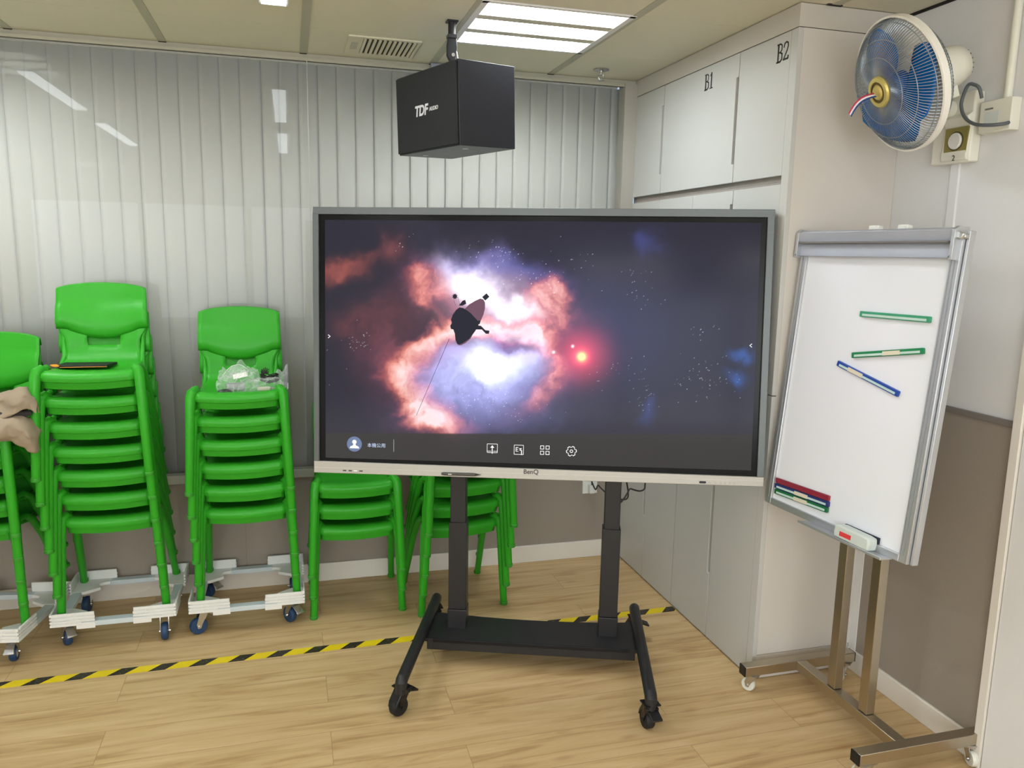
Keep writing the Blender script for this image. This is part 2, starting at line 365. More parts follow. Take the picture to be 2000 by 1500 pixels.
# ================================================================== CABINETS
def cab_door(parent, ya, yb, z0, z1, notch=None, name='door'):
    """door in the plane X=0 facing -X; ya>yb; notch: (edge 'near'/'far', z0, z1)"""
    g = .002; A = ya - g; B = yb + g; P = [(B, z0), (A, z0)]
    if notch and notch[0] == 'far': P += [(A, notch[1]), (A - .018, notch[1]), (A - .018, notch[2]), (A, notch[2])]
    P += [(A, z1), (B, z1)]
    if notch and notch[0] == 'near': P += [(B, notch[2]), (B + .018, notch[2]), (B + .018, notch[1]), (B, notch[1])]
    M = Matrix(((0, 0, 1, 0), (1, 0, 0, 0), (0, 1, 0, 0), (0, 0, 0, 1)))
    return MB().prism(P, 0, .018, M).build(name, CAB, parent, bevel=.001, seg=1)
ZU0, ZU1 = 1.987, 2.492
ups = [(0, -.345, None, None, 'narrow unmarked upper cabinet at the window end of the wall of cabinets'), (-.345, -1.008, ('near', 2.06, 2.40), 'B1', 'wide upper cabinet marked B1 above the interactive display'), (-1.008, -1.348, None, 'B2', 'upper cabinet marked B2 at the fan end of the wall of cabinets')]
def serif(parent, body, yc, zc, s):
    """condensed serif lettering, thin plates on the door"""
    def stroke(pts, w=.006): 
        b = MB()
        for k in range(len(pts) - 1):
            p, q = Vector(pts[k]), Vector(pts[k + 1]); d = (q - p).normalized(); n = Vector((-d.y, d.x)) * w / 2; e = d * w * .25
            b.prism([tuple(p - e - n), tuple(q + e - n), tuple(q + e + n), tuple(p - e + n)], -.0006, .0002, Matrix(((0, 0, 1, 0), (-1, 0, 0, 0), (0, 1, 0, 0), (0, 0, 0, 1))))
        return b
    out = MB(); x = -.5 * len(body) * .62 * s
    G = {'B': [([(.12, 0), (.12, 1)], .14), ([(0, 1), (.32, 1), (.46, .9), (.46, .64), (.3, .53), (.12, .53)], .08), ([(.3, .53), (.5, .42), (.5, .12), (.34, 0), (0, 0)], .1)],
         '1': [([(.26, 0), (.26, 1)], .14), ([(.08, .82), (.26, 1)], .06), ([(.06, 0), (.46, 0)], .06)],
         '2': [([(.04, .74), (.1, .94), (.26, 1), (.42, .93), (.46, .75), (.36, .5), (.06, .06)], .09), ([(.03, .05), (.48, .05), (.5, .2)], .11)]}
    for ch in body:
        for pts, w in G[ch]:
            s_ = stroke([(x + px * s, (pz - .5) * s) for px, pz in pts], w * s); out.add(s_.v, s_.f)
        x += .62 * s
    o = out.build('lettering', mat('black_print', srgb(40, 38, 38), .6), parent, smooth=0); o.location = (-.0004, yc, zc)
for ya, yb, nt_, tx, lab in ups:
    t = thing('upper_cabinet', lab, 'cabinet', (0, 0, 0), 0, 'upper cabinets')
    MB().box((.019, yb + .0005, ZU0 - .02), (XW - .002, ya - .0005, ZU1)).build('body', CABD, t)
    d = cab_door(t, ya, yb, ZU0, ZU1, nt_ if nt_ else (('near', 2.08, 2.40) if yb > -.4 else None))
    if tx: serif(d, tx, yb + (.235 if tx == 'B1' else .045), 2.428 if tx == 'B1' else 2.428, .062)
lows = [(0, -.345, ('near', .34, 1.90), 'tall lower cabinet door unit nearest the glass partition'), (-.345, -.68, None, 'tall lower cabinet second from the glass partition, behind the display stand'), (-.68, -1.02, ('near', .30, 1.90), 'tall lower cabinet third from the glass partition, below the display end'), (-1.02, -1.348, None, 'tall lower cabinet at the room end, behind the whiteboard easel')]
for ya, yb, nt_, lab in lows:
    t = thing('tall_cabinet', lab, 'cabinet', (0, 0, 0), 0, 'tall lower cabinets')
    MB().box((.019, yb + .0005, .002), (XW - .002, ya - .0005, 1.966)).build('body', CABD, t)
    cab_door(t, ya, yb, .006, 1.955, nt_)
t = thing('cabinet_end_panel', 'cream end panel closing the wall of cabinets beside the wall fan', 'panel', (0, 0, 0))
MB().box((-.001, -1.348, .003), (.018, -LC, 1.165)).box((-.001, -1.348, 1.169), (.018, -LC, ZU1)).build('edge_strip', CAB, t, bevel=.001)
MB().box((.018, -LC, .105), (XW - .001, -1.372, ZU1)).build('side_board', CABS, t)
MB().box((.018, -LC + .002, .002), (XW - .001, -1.372, .102)).build('plinth', CABS, t)
MB().box((-.001, -LC, ZU1 + .003), (XW - .001, -1.37, H - .003)).box((-.001, -1.37, ZU1 + .003), (.018, 0, H - .003)).build('top_filler', mat('filler_laminate', srgb(196, 190, 180), .5), t)
struct(MB().box((.10, -1.405, H - .004), (.16, -LC - .002, H - .001)).build('trim_14', DARK))

# ================================================================== CHAIRS
PITCH = .106
def make_chair():
    t = thing('school_chair', 'x', 'chair')
    # seat shell: rows from the front apron up the waist of the back
    prof = [(-.150, .352, .160), (-.166, .357, .163), (-.176, .384, .165), (-.188, .388, .166), (-.193, .402, .166), (-.188, .416, .166), (-.170, .424, .166), (-.13, .421, .166), (-.06, .412, .165), (.02, .405, .163),
            (.07, .407, .160), (.11, .418, .156), (.14, .440, .150), (.158, .468, .146), (.166, .495, .145), (.171, .515, .145), (.176, .535, .150), (.181, .556, .166), (.186, .575, .176), (.20, .640, .177), (.213, .70, .172), (.218, .715, .165)]
    nc = 19; P = []
    for i, (y, z, w) in enumerate(prof):
        row = []
        for j in range(nc):
            s = j / (nc - 1) * 2 - 1
            yy, zz = y, z
            if i >= 12: yy = y - .020 * s * s * min(1, (i - 11) / 4)         # back curves forward at the sides
            elif 6 <= i: zz = z + .010 * (s ** 4)
            if i < 7: zz = z + .008 * s * s; yy = y + .010 * s * s
            row.append((s * w, yy, zz))
        P.append(row)
    sk = lambda i, j: i in (14, 15) and 5 <= j <= 12
    MB().grid(P, skip=sk).build('seat', GREEN, t, solid=.005, smooth=50)
    # padded looking back panel with arched top and bellied lower edge
    P = []; R = 12
    for i in range(R + 1):
        v = i / R; row = []
        for j in range(nc):
            s = j / (nc - 1) * 2 - 1
            zt = .757 - .017 * s * s - .006 * s ** 8; zb = .568 - .045 * (1 - min(1, abs(s) / .8) ** 2)
            z = zb + (zt - zb) * v
            y = .178 + (z - .57) * .185 - .024 * s * s - .013 * math.sin(PI * min(1, v * 1.6)) ** .5 * (.6 if v > .6 else 1)
            if v < .12: y += .006
            row.append((s * (.180 - .004 * v), y, z))
        P.append(row)
    top = []
    for j in range(nc):
        x, y, z = P[-1][j]; top.append((x * .985, y + .012, z + .003))
    P.append(top); P.append([(x * .985, y + .012, z - .03) for x, y, z in top])
    MB().grid(P).build('backrest', GREEN, t, solid=.006, smooth=45)
    for sx in (-1, 1):
        MB().tube([(sx * .205, -.200, 0), (sx * .2045, -.1998, .004), (sx * .188, -.182, .36), (sx * .185, -.177, .410), (sx * .181, -.169, .430), (sx * .171, -.152, .438), (sx * .158, -.128, .424)], [.0145, .0168, .0192, .0205, .0205, .018, .013], 14).build('leg', GREEN, t)
        MB().tube([(sx * .200, .200, 0), (sx * .1995, .197, .004), (sx * .182, .06, .30), (sx * .176, -.02, .405), (sx * .172, -.07, .432), (sx * .166, -.11, .430)], [.0135, .0155, .0170, .016, .014, .011], 14).build('leg', GREEN, t)
        for fp in ((sx * .205, -.2, 0), (sx * .2, .2, 0)): MB().tube([(fp[0], fp[1], 0), (fp[0], fp[1], .003), (fp[0] - sx * .0006, fp[1], .014), (fp[0] - sx * .0007, fp[1], .016)], [.0165, .0185, .0185, .017], 14).build('foot_cap', FOOT, t)
        # side rail under the seat edge running up to the back
        MB().tube([(sx * .168, -.11, .415), (sx * .166, .0, .398), (sx * .158, .09, .405), (sx * .152, .145, .45), (sx * .155, .168, .53), (sx * .168, .175, .565)], [.009, .010, .010, .010, .009, .006], 10).build('side_rail', GREEN, t)
    return t
proto = make_chair(); used = [False]
ORD = ['bottom', 'second from the bottom', 'third from the bottom', 'fourth from the bottom', 'fifth from the bottom', 'sixth from the bottom', 'seventh and topmost']
def stack(n, c, rz, z0, dy, name, grp, dxl=0, dr=0):
    fx, fy = math.sin(rz), -math.cos(rz)      # facing direction
    for k in range(n):
        o = proto if not used[0] else dup(proto); used[0] = True
        o.location = (c[0] + fx * dy * k + dxl * k, c[1] + fy * dy * k, z0 + PITCH * k); o.rotation_euler = (0, 0, rz + dr * k)
        w = 'topmost' if k == n - 1 else ORD[k]
        tag(o, 'green plastic school chair, ' + w + ' of ' + name, 'chair', grp)
PZ = .128
R_ = math.radians
stack(5, (-3.010, -.272), R_(-9), PZ, .026, 'the stack under the beige jacket', 'chairs stacked at the left edge', .010)
stack(7, (-2.516, -.262), R_(1), PZ, .019, 'the tallest stack', 'chairs in the tall seven-chair stack', -.0035)
stack(6, (-1.966, -.268), R_(0.5), PZ, .015, 'the stack topped by the bag', 'chairs in the six-chair stack', -.003)
stack(3, (-1.484, -.235), R_(0), 0, .016, 'the low stack under the display', 'chairs in the low three-chair stack', -.002)
stack(5, (-1.015, -.305), R_(5), 0, .024, 'the stack behind the stand post', 'chairs in the five-chair stack on the floor', .002)

# ---- dollies
def caster_parts(parent, loc, rz, wheel_m, hub_m, fork_m, r=.0375, w=.026, top=.108, brake=True, off=.022):
    """fork with wheel, hub and brake pedal as its children; origin at the floor point under the swivel"""
    b = MB(); b.box((-.03, -.025, top - .004), (.03, .025, top)); b.lathe([(.021, top - .014), (.023, top - .006), (.02, top - .004)], seg=20)
    for s in (-1, 1):
        x = s * (w / 2 + .004)
        b.prism([(-.02, top - .012), (.018, top - .012), (off + .011, r + .012), (off + .006, r - .008), (off - .006, r - .008), (off - .014, r + .012)], x - .0012, x + .0012, Matrix(((0, 0, 1, 0), (1, 0, 0, 0), (0, 1, 0, 0), (0, 0, 0, 1))))
    b.box((-w / 2 - .005, -.02, top - .014), (w / 2 + .005, .018, top - .011))
    b.cyl((-w / 2 - .010, off, r), (w / 2 + .010, off, r), .005, 8)
    f = b.build('caster', fork_m, parent); f.location = loc; f.rotation_euler = (0, 0, rz)
    M = Matrix.Translation((0, off, r)) @ Matrix.Rotation(PI / 2, 4, 'Y')
    MB().lathe([(r * .62, -w / 2), (r * .9, -w / 2), (r, -w / 2 + .006), (r, w / 2 - .006), (r * .9, w / 2), (r * .62, w / 2), (r * .62, -w / 2)], M, 28).build('wheel', wheel_m, f)
    MB().lathe([(.001, -w / 2 + .001), (r * .62, -w / 2 + .002), (r * .62, w / 2 - .002), (.001, w / 2 - .001)], M, 24).build('hub', hub_m, f)
    if brake:
        Mb = Matrix.Translation((0, -.03, top - .024)) @ Matrix.Rotation(R_(28), 4, 'X')
        b = MB().box((-.017, -.036, -.0015), (.017, .02, .0015), M=Mb).box((-.019, -.040, -.004), (.019, -.030, .001), M=Mb); b.build('brake_pedal', CHROME, f, bevel=.001)
    return f
def make_dolly():
    t = thing('chair_dolly', 'x', 'dolly'); HW, HD = .245, .235
    for sx in (-1, 1):
        for sy in (-1, 1):
            b = MB(); X = lambda v: sx * v; Yy = lambda v: sy * v
            def bx(x0, y0, z0, x1, y1, z1): b.box((min(X(x0), X(x1)), min(Yy(y0), Yy(y1)), z0), (max(X(x0), X(x1)), max(Yy(y0), Yy(y1)), z1))
            n = 10; poly = [(X(HW - .004), Yy(HD - .004)), (X(HW - .15), Yy(HD - .004))]
            for k in range(n + 1):
                a = PI / 2 * k / n; poly.append((X(HW - .15 + .03 * math.sin(a) + .02 * math.sin(2 * a)), Yy(HD - .05 - .06 * (1 - math.cos(a)))))
            poly += [(X(HW - .06), Yy(HD - .15)), (X(HW - .004), Yy(HD - .15))]
            b.prism(poly, .112, PZ - .002)
            # outer rim walls with three moulded grooves and rounded ends
            for a0, a1 in ((.112, .122), (.1275, .1365), (.142, .1510), (.1565, .168)):
                bx(HW - .172 + (.004 if a0 > .15 else 0), HD - .006, a0, HW - .012, HD, a1); bx(HW - .006, HD - .15, a0, HW, HD - .012, a1)
                b.box((min(X(HW - .012), X(HW - .001)), min(Yy(HD - .012), Yy(HD - .001)), a0), (max(X(HW - .012), X(HW - .001)), max(Yy(HD - .012), Yy(HD - .001)), a1))
            bx(HW - .170, HD - .0075, .112, HW - .008, HD - .0052, .168); bx(HW - .0075, HD - .148, .112, HW - .0052, HD - .008, .168)
            bx(HW - .172, HD - .006, .096, HW - .10, HD, .113)
            for xx in (HW - .12, HW - .065): bx(xx - .0015, HD - .0015, .112, xx + .0015, HD + .0004, .168)
            b.build('corner_tray', DOLLY, t, bevel=.0015, seg=1)
    for sy in (-1, 1): MB().box((-HW + .12, sy * (HD - .022) - .02, .103), (HW - .12, sy * (HD - .022) + .02, .125)).build('crossbar', DOLLYB, t, bevel=.002)
    for sx in (-1, 1): MB().box((sx * (HW - .03) - .02, -HD + .12, .103), (sx * (HW - .03) + .02, HD - .12, .125)).build('crossbar', DOLLYB, t, bevel=.002)
    HUB = mat('hub_nylon', srgb(214, 206, 188), .5)
    for (x, y, rz, br) in ((-.19, -.185, 2.6, True), (.19, -.185, .35, True), (-.19, .175, 3.0, True), (.19, .175, .2, True)):
        caster_parts(t, (x, y, 0), rz, BLUEW, HUB, CHROME, top=.1115, brake=br)
    return t
dl = make_dolly(); tag(dl, 'white chair dolly with blue wheels under the tallest chair stack', 'dolly', 'chair dollies'); dl.location = (-2.509, -.27, 0)
d2 = dup(dl); tag(d2, 'white chair dolly with blue wheels under the stack carrying the plastic bag', 'dolly', 'chair dollies'); d2.location = (-1.972, -.268, 0)
d3 = dup(dl); tag(d3, 'white chair dolly with blue wheels at the left edge of the photo', 'dolly', 'chair dollies'); d3.location = (-3.035, -.335, 0); d3.rotation_euler = (0, 0, R_(-10))
for d, rzs in ((dl, (.5, 3.2, 3.0, 3.3)), (d2, (1.9, .6, .8, 3.2)), (d3, (.3, .25, .5, .1))):
    for c, rz in zip([c for c in d.children if c.name.startswith('caster')], rzs): c.rotation_euler = (0, 0, rz)

# ================================================================== INTERACTIVE DISPLAY
def tvframe():
    th, ti, ro = -.352, .083, .009
    ax = Vector((math.cos(th), math.sin(th), 0)); n = Vector((math.sin(th), -math.cos(th), 0)); up = Vector((0, 0, 1)) * math.cos(ti) - n * math.sin(ti)
    a = ax * math.cos(ro) + up * math.sin(ro); up2 = up * math.cos(ro) - ax * math.sin(ro)
    return a, up2
_a, _b = tvframe(); TVM = frameM((-.854, -1.103, 1.34), _a, _b)
tv = thing('interactive_display', 'large interactive touch display showing a glowing nebula, on the wheeled black stand', 'display', M=TVM)
HWX, HZ = .872, .5165
SIL = mat('display_frame', srgb(98, 102, 102), .4, metal=.6); SILB = mat('display_chin_lit', srgb(176, 172, 165), .42, metal=.25)  # lower bezel paler than the frame: the light it catches is in its colour
b = MB().box((-HWX, 0, HZ - .027), (HWX, .05, HZ)).box((-HWX, 0, -.474), (-HWX + .022, .05, HZ - .027)).box((HWX - .026, 0, -.484), (HWX, .05, HZ - .027)); b.build('bezel', SIL, tv, bevel=.0015)
b = MB().prism([(-HWX, -HZ - .004), (HWX, -HZ - .004), (HWX, -.484), (-HWX, -.474)], 0, .05, Matrix(((1, 0, 0, 0), (0, 0, 1, 0), (0, 1, 0, 0), (0, 0, 0, 1)))).build('lower_bezel', SILB, tv, bevel=.002)
MB().box((-HWX, -.0004, -.4995), (HWX, .001, -.4985)).build('bezel_groove', mat('groove_light', srgb(206, 202, 194), .4), tv)
MB().box((-HWX + .015, .028, -HZ + .02), (HWX - .015, .085, HZ - .02)).build('back_cover', BLACKM, tv, bevel=.008)
MB().box((-HWX + .021, .0105, -.484), (HWX - .025, .03, HZ - .026)).build('black_border', mat('border_black', srgb(10, 11, 14), .2, spec=.2), tv)
# picture on the panel: computed per vertex (nebula, stars)
def screen_mesh():
    x0, x1, z0, z1 = -.8275, .825, -.461, .4685; nx, nz = 640, 360
    gx = np.linspace(x0, x1, nx + 1); gz = np.linspace(z0, z1, nz + 1); X, Z = np.meshgrid(gx, gz)
    Hm = np.array([[484.2678, -18.7154, 1047.7141], [-7.2391, -529.4408, 674.1073], [-.025, -.0271, 1.0]])
    w = Hm[2, 0] * X + Hm[2, 1] * Z + 1; U = (Hm[0, 0] * X + Hm[0, 1] * Z + Hm[0, 2]) / w; V = (Hm[1, 0] * X + Hm[1, 1] * Z + Hm[1, 2]) / w
    rs = np.random.RandomState(5)
    def vnoise(P, Q, s):
        g = rs.rand(64, 64); p = P / s; q = Q / s; i = np.floor(p).astype(int); j = np.floor(q).astype(int); fp = p - i; fq = q - j
        fp = fp * fp * (3 - 2 * fp); fq = fq * fq * (3 - 2 * fq); G = lambda a, c: g[a % 64, c % 64]
        return (G(i, j) * (1 - fp) + G(i + 1, j) * fp) * (1 - fq) + (G(i, j + 1) * (1 - fp) + G(i + 1, j + 1) * fp) * fq
    def fbm(P, Q, s, o=5, r=.55):
        t = 0; a = 1; n = 0
        for k in range(o): t = t + a * vnoise(P + k * 37.1, Q - k * 19.7, s / 2 ** k); n += a; a *= r
        return t / n
    wx = (fbm(U, V, 70) - .5) * 75; wy = (fbm(U, V, 70) - .5) * 75; P = U + wx; Q = V + wy
    def el(cx, cy, a, c, ang=0, P=P, Q=Q):
        t = math.radians(ang); dx = P - cx; dy = Q - cy; u = (dx * math.cos(t) + dy * math.sin(t)) / a; v = (-dx * math.sin(t) + dy * math.cos(t)) / c
        return np.exp(-(u * u + v * v))
    fine = fbm(P * 1.0, Q * 1.0, 42, 6, .6); ridg = 1 - np.abs(2 * fbm(P + 400, Q + 90, 55, 5) - 1)
    # dusty body: upper arms, lower lens with a red rim, two white cores
    dust = np.clip(.15 + 1.5 * (fine - .28), 0, 1.4) * (.55 + .75 * ridg)
    keys = [0, .12, .28, .46, .66, .88, 1.15]
    warm = np.array([(0, 0, 0), (.045, .012, .022), (.20, .042, .045), (.50, .13, .10), (.78, .29, .22), (.90, .50, .42), (.96, .74, .70)])
    ramp = lambda t, c: np.stack([np.interp(t, keys, c[:, k]) for k in range(3)], -1)
    add = lambda m, col: m[..., None] * np.array(col)
    sstep = lambda a, c, x: np.clip((x - a) / (c - a), 0, 1) ** 2 * (3 - 2 * np.clip((x - a) / (c - a), 0, 1))
    P2 = U + wx * .55; Q2 = V + wy * .55
    rr = np.sqrt(((P2 - 934) / 152) ** 2 + ((Q2 - 735) / 96) ** 2)
    rim = .62 * np.exp(-((rr - .96) / .20) ** 2) * (1 - .85 * sstep(30, 90, V - 735) * sstep(-60, 60, U - 900))
    inside = 1 - sstep(.38, 1.05, rr)
    Wd = .80 * el(842, 578, 50, 46) + .62 * el(815, 545, 30, 18) + .78 * el(1068, 600, 42, 48) + .45 * el(1092, 572, 26, 22) + .62 * el(905, 645, 80, 26, -14) + .62 * el(1022, 655, 50, 30, 25) + .40 * el(960, 650, 90, 34) + .85 * el(832, 800, 48, 42) + .5 * el(862, 838, 40, 22) + 1.0 * rim + .35 * el(790, 700, 60, 70)
    Wd = Wd * (.30 + dust) * (1 - .6 * inside); Wd -= .55 * el(800, 635, 44, 26, 15) + .35 * el(866, 605, 24, 16, 30)
    C = ramp(np.clip(Wd, 0, 1.15), warm)
    cl = inside * (.35 + .85 * fine) * (.45 + .75 * ridg) * (1 - .45 * sstep(20, 95, V - 735))
    C = C * (1 - .55 * inside[..., None]) + add(cl, (.40, .40, .86)) + add(cl * el(905, 742, 75, 40), (.18, .20, .25)) + add(.42 * inside * el(860, 690, 60, 24), (.55, .25, .35))
    C = C + add(1.55 * el(940, 562, 62, 27, 30) + .8 * el(925, 540, 36, 22), (1, .97, 1)) + add(1.2 * el(1012, 606, 28, 15, 40), (1, .90, .88)) + add(.55 * el(960, 575, 85, 52, 25), (.80, .52, .85)) + add(.30 * el(850, 590, 60, 50), (.5, .18, .2))
    C = C + add(1.25 * el(955, 722, 46, 21, 8) + .5 * el(940, 700, 26, 30), (.86, .93, 1)) + add(.55 * el(1000, 722, 60, 26), (.55, .62, 1)) + add(.55 * el(1030, 700, 38, 20), (.8, .6, .95))
    C = C * (1 - .62 * np.clip(el(996, 672, 12, 24, 20) + el(1012, 690, 30, 9, 20), 0, 1))[..., None] + add(.22 * el(990, 668, 34, 30), (.6, .15, .75)) + add(.45 * el(985, 642, 55, 14), (.9, .16, .24))
    C = C + add(.40 * el(895, 517, 60, 20, -8), (.30, .25, .75)) + add(.34 * el(990, 520, 95, 26, 14), (.20, .25, .85)) + add(.20 * el(1065, 765, 60, 50), (.2, .18, .45)) + add(.34 * el(945, 815, 120, 36), (.20, .24, .60))
    C = np.clip(C, 0, None)
    # faint red veils at the left, blue spots at the right
    C = C + add(.42 * el(655, 528, 55, 13, -12) * (fine * 1.6), (.75, .16, .1)) + add(.25 * el(752, 495, 22, 22), (.6, .14, .12)) + add(.16 * el(725, 625, 60, 40) * (fine * 1.6), (.7, .14, .12)) + add(.10 * el(770, 700, 60, 60), (.5, .1, .12))
    C = C + add(.16 * el(1265, 470, 22, 22), (.15, .2, .9)) + add(.30 * el(1452, 695, 16, 12), (.05, .25, .95)) + add(.30 * el(1445, 742, 22, 14), (.05, .25, .95)) + add(.14 * el(1268, 790, 14, 20), (.1, .2, .9))
    sP, sQ = U, V
    C = C + add(1.0 * el(1135, 697, 15, 15, P=sP, Q=sQ) + .80 * el(1133, 693, 44, 42, P=sP, Q=sQ), (.95, .07, .12)) + add(2.2 * el(1136, 697, 7.5, 7.5, P=sP, Q=sQ), (1, .75, .1)) + add(.10 * el(1160, 650, 130, 110, P=sP, Q=sQ), (.12, .14, .55))
    for cx, cy in ((1118.5, 676.5), (1081, 688)): C = C + add(1.5 * el(cx, cy, 2.4, 2.4, P=sP, Q=sQ), (1, .85, .9))
    C = C + np.array((.017, .016, .032)) + add(.010 * el(1250, 650, 260, 160, P=sP, Q=sQ), (.5, .8, 2.2)) + add(.016 * np.clip((V - 760) / 100, 0, 1), (1.2, 1.1, 1))  # includes grey screen glare, put into the picture colour towards the bottom
    # stars
    def star(cx, cy, b):
        j = int(np.argmin(np.abs(U[nz // 2] - cx))); i = int(np.argmin(np.abs(V[:, j] - cy)))
        if 2 < i < nz - 2 and 2 < j < nx - 2: C[i, j] += np.array((.8, .88, 1)) * b
    for (cx, cy, sx, sy, n, bb) in ((960, 495, 45, 22, 34, 1), (1040, 545, 50, 22, 34, 1), (1105, 510, 40, 20, 16, .7), (1235, 540, 50, 25, 16, .6), (1250, 580, 22, 22, 12, .6), (700, 665, 22, 14, 26, .8), (780, 470, 18, 18, 6, .8), (1370, 640, 22, 24, 10, .8), (1380, 735, 45, 40, 60, .6), (1230, 720, 40, 18, 16, .5), (960, 790, 75, 28, 110, .55), (1265, 780, 16, 26, 22, .4), (1180, 735, 30, 20, 8, .5), (650, 700, 40, 60, 6, .5)):
        for k in range(n): star(cx + rs.randn() * sx * .7, cy + rs.randn() * sy * .7, bb * (.25 + rs.rand() ** 2))
    # darker dock strip at the bottom of the picture
    dock = np.clip((V - (846 + .004 * (U - 850))) / 2.5, 0, 1)[..., None]; C = C * (1 - dock * .93) + dock * np.array((.038, .036, .034))
    C = np.clip(C, 0, 1.15)
    vs = np.stack([X, np.full_like(X, .0095), Z], -1).reshape(-1, 3)
    idx = np.arange((nx + 1) * (nz + 1)).reshape(nz + 1, nx + 1); F = np.stack([idx[:-1, :-1], idx[:-1, 1:], idx[1:, 1:], idx[1:, :-1]], -1).reshape(-1, 4)
    me = bpy.data.meshes.new('screen'); me.vertices.add(len(vs)); me.vertices.foreach_set('co', vs.ravel()); me.loops.add(F.size); me.loops.foreach_set('vertex_index', F.ravel().astype(np.int32))
    me.polygons.add(len(F)); me.polygons.foreach_set('loop_start', np.arange(0, F.size, 4, dtype=np.int32)); me.polygons.foreach_set('loop_total', np.full(len(F), 4, dtype=np.int32)); me.update(); me.validate()
    ca = me.color_attributes.new('picture', 'FLOAT_COLOR', 'POINT'); col = np.concatenate([C.reshape(-1, 3), np.ones((len(vs), 1))], 1); ca.data.foreach_set('color', col.ravel().astype(np.float32))
    m = bpy.data.materials.new('display_picture'); m.use_nodes = True; nt = m.node_tree; bs = nt.nodes['Principled BSDF']; at = nt.nodes.new('ShaderNodeAttribute'); at.attribute_name = 'picture'
    nt.links.new(at.outputs['Color'], bs.inputs['Emission Color']); bs.inputs['Emission Strength'].default_value = .9; bs.inputs['Base Color'].default_value = (.012, .012, .013, 1); bs.inputs['Roughness'].default_value = .12; bs.inputs['Specular IOR Level'].default_value = .09
    me.materials.append(m); o = bpy.data.objects.new('screen', me); COL.objects.link(o); o.parent = tv
    return o
scr = screen_mesh()
ICON = emat('icon_white', (.92, .93, .9, 1), 1.0)
XZ = Matrix(((1, 0, 0, 0), (0, 0, -1, 0), (0, 1, 0, 0), (0, 0, 0, 1)))   # local xy plane -> screen x,z, facing viewer
def flat(name, polys, m, dy=.0088, parent=scr):
    b = MB()
    for P in polys: b.prism([(x, y) for x, y in P], 0, .0003, XZ)
    o = b.build(name, m, parent, smooth=0); o.location = (0, dy, 0); return o
def ring(cx, cy, P_out, P_in):
    n = len(P_out); return [[(cx + P_out[k][0], cy + P_out[k][1]), (cx + P_out[(k + 1) % n][0], cy + P_out[(k + 1) % n][1]), (cx + P_in[(k + 1) % n][0], cy + P_in[(k + 1) % n][1]), (cx + P_in[k][0], cy + P_in[k][1])] for k in range(n)]
def circ(r, n=32, cx=0, cy=0): return [(cx + r * math.cos(2 * PI * k / n), cy + r * math.sin(2 * PI * k / n)) for k in range(n)]
def rect(x0, y0, x1, y1): return [(x0, y0), (x1, y0), (x1, y1), (x0, y1)]
flat('avatar_disc', [circ(.030, 40, -.7112, -.4036)], emat('avatar_blue', srgb(112, 128, 160), 1), .0090)
flat('avatar_figure', [[(-.7112 + x, -.4036 + y) for x, y in circ(.0088, 20, 0, .0085)], [(-.7112 + x, -.4036 + y) for x, y in ((-.0195, -.017), (.0195, -.017), (.0165, -.0095), (.006, -.005), (.004, .003), (-.004, .003), (-.006, -.005), (-.0165, -.0095))]], ICON)
flat('divider', [rect(-.5547, -.4295, -.5530, -.381)], emat('divider_grey', srgb(170, 175, 185), 1))
text('screen_text', '本機公用', .0185, Matrix.Translation((-.6228, .0086, -.4075)) @ XZ.to_4x4(), emat('text_blue', srgb(200, 212, 240), 1), scr, .0001)
q = .0018
cx, cy = -.1647, -.4045
flat('share_icon', ring(cx, cy, rrect(.042, .036, .003), rrect(.042 - 2 * q, .036 - 2 * q, .002)) + [rect(cx - .02, cy - .0125, cx - .004, cy - .0107), rect(cx + .004, cy - .0125, cx + .02, cy - .0107), rect(cx - .0016, cy - .021, cx + .0016, cy + .004), [(cx - .008, cy + .002), (cx + .008, cy + .002), (cx, cy + .012)]], ICON)
cx, cy = -.0611, -.4075
flat('writing_icon', ring(cx, cy, rrect(.038, .038, .002), rrect(.038 - 2 * q, .038 - 2 * q, .0012)) + [rect(cx - .012, cy - .007, cx - .0095, cy + .010), rect(cx - .012, cy + .0076, cx - .002, cy + .010), rect(cx - .012, cy + .0005, cx - .003, cy + .0027), rect(cx - .012, cy - .007, cx - .002, cy - .0048), rect(cx + .001, cy + .0035, cx + .011, cy + .006), [(cx + .011, cy + .006), (cx + .0105, cy + .0035), (cx + .004, cy - .002), (cx + .003, cy + .0005)], rect(cx + .003, cy - .003, cx + .012, cy - .001), rect(cx + .009, cy - .020, cx + .0125, cy - .002)], ICON)
P = []
for sx in (-1, 1):
    for sy in (-1, 1): P += ring(.0399 + sx * .0105, -.4061 + sy * .0105, rrect(.015, .015, .001, 2), rrect(.0105, .0105, .0006, 2))
flat('apps_icon', P, ICON)
go = []; 
for k in range(48):
    a = 2 * PI * k / 48; tooth = ((k % 8) in (6, 7, 0, 1, 2)); r = .0205 if tooth else .0165; go.append((r * math.cos(a + .1), r * math.sin(a + .1)))
flat('settings_icon', ring(.1425, -.4071, go, [(x * .85, y * .85) for x, y in go]) + ring(.1425, -.4071, circ(.0065, 24), circ(.004, 24)), ICON)
for x, s in ((-.8108, 1), (.8042, -1)):
    z = .0188 if s > 0 else .0134
    flat('chevron', [[(x - s * .004, z + .0075), (x + s * .0045, z), (x + s * .001, z), (x - s * .006, z + .0055)], [(x - s * .004, z - .0075), (x + s * .0045, z), (x + s * .001, z), (x - s * .006, z - .0055)]], ICON)
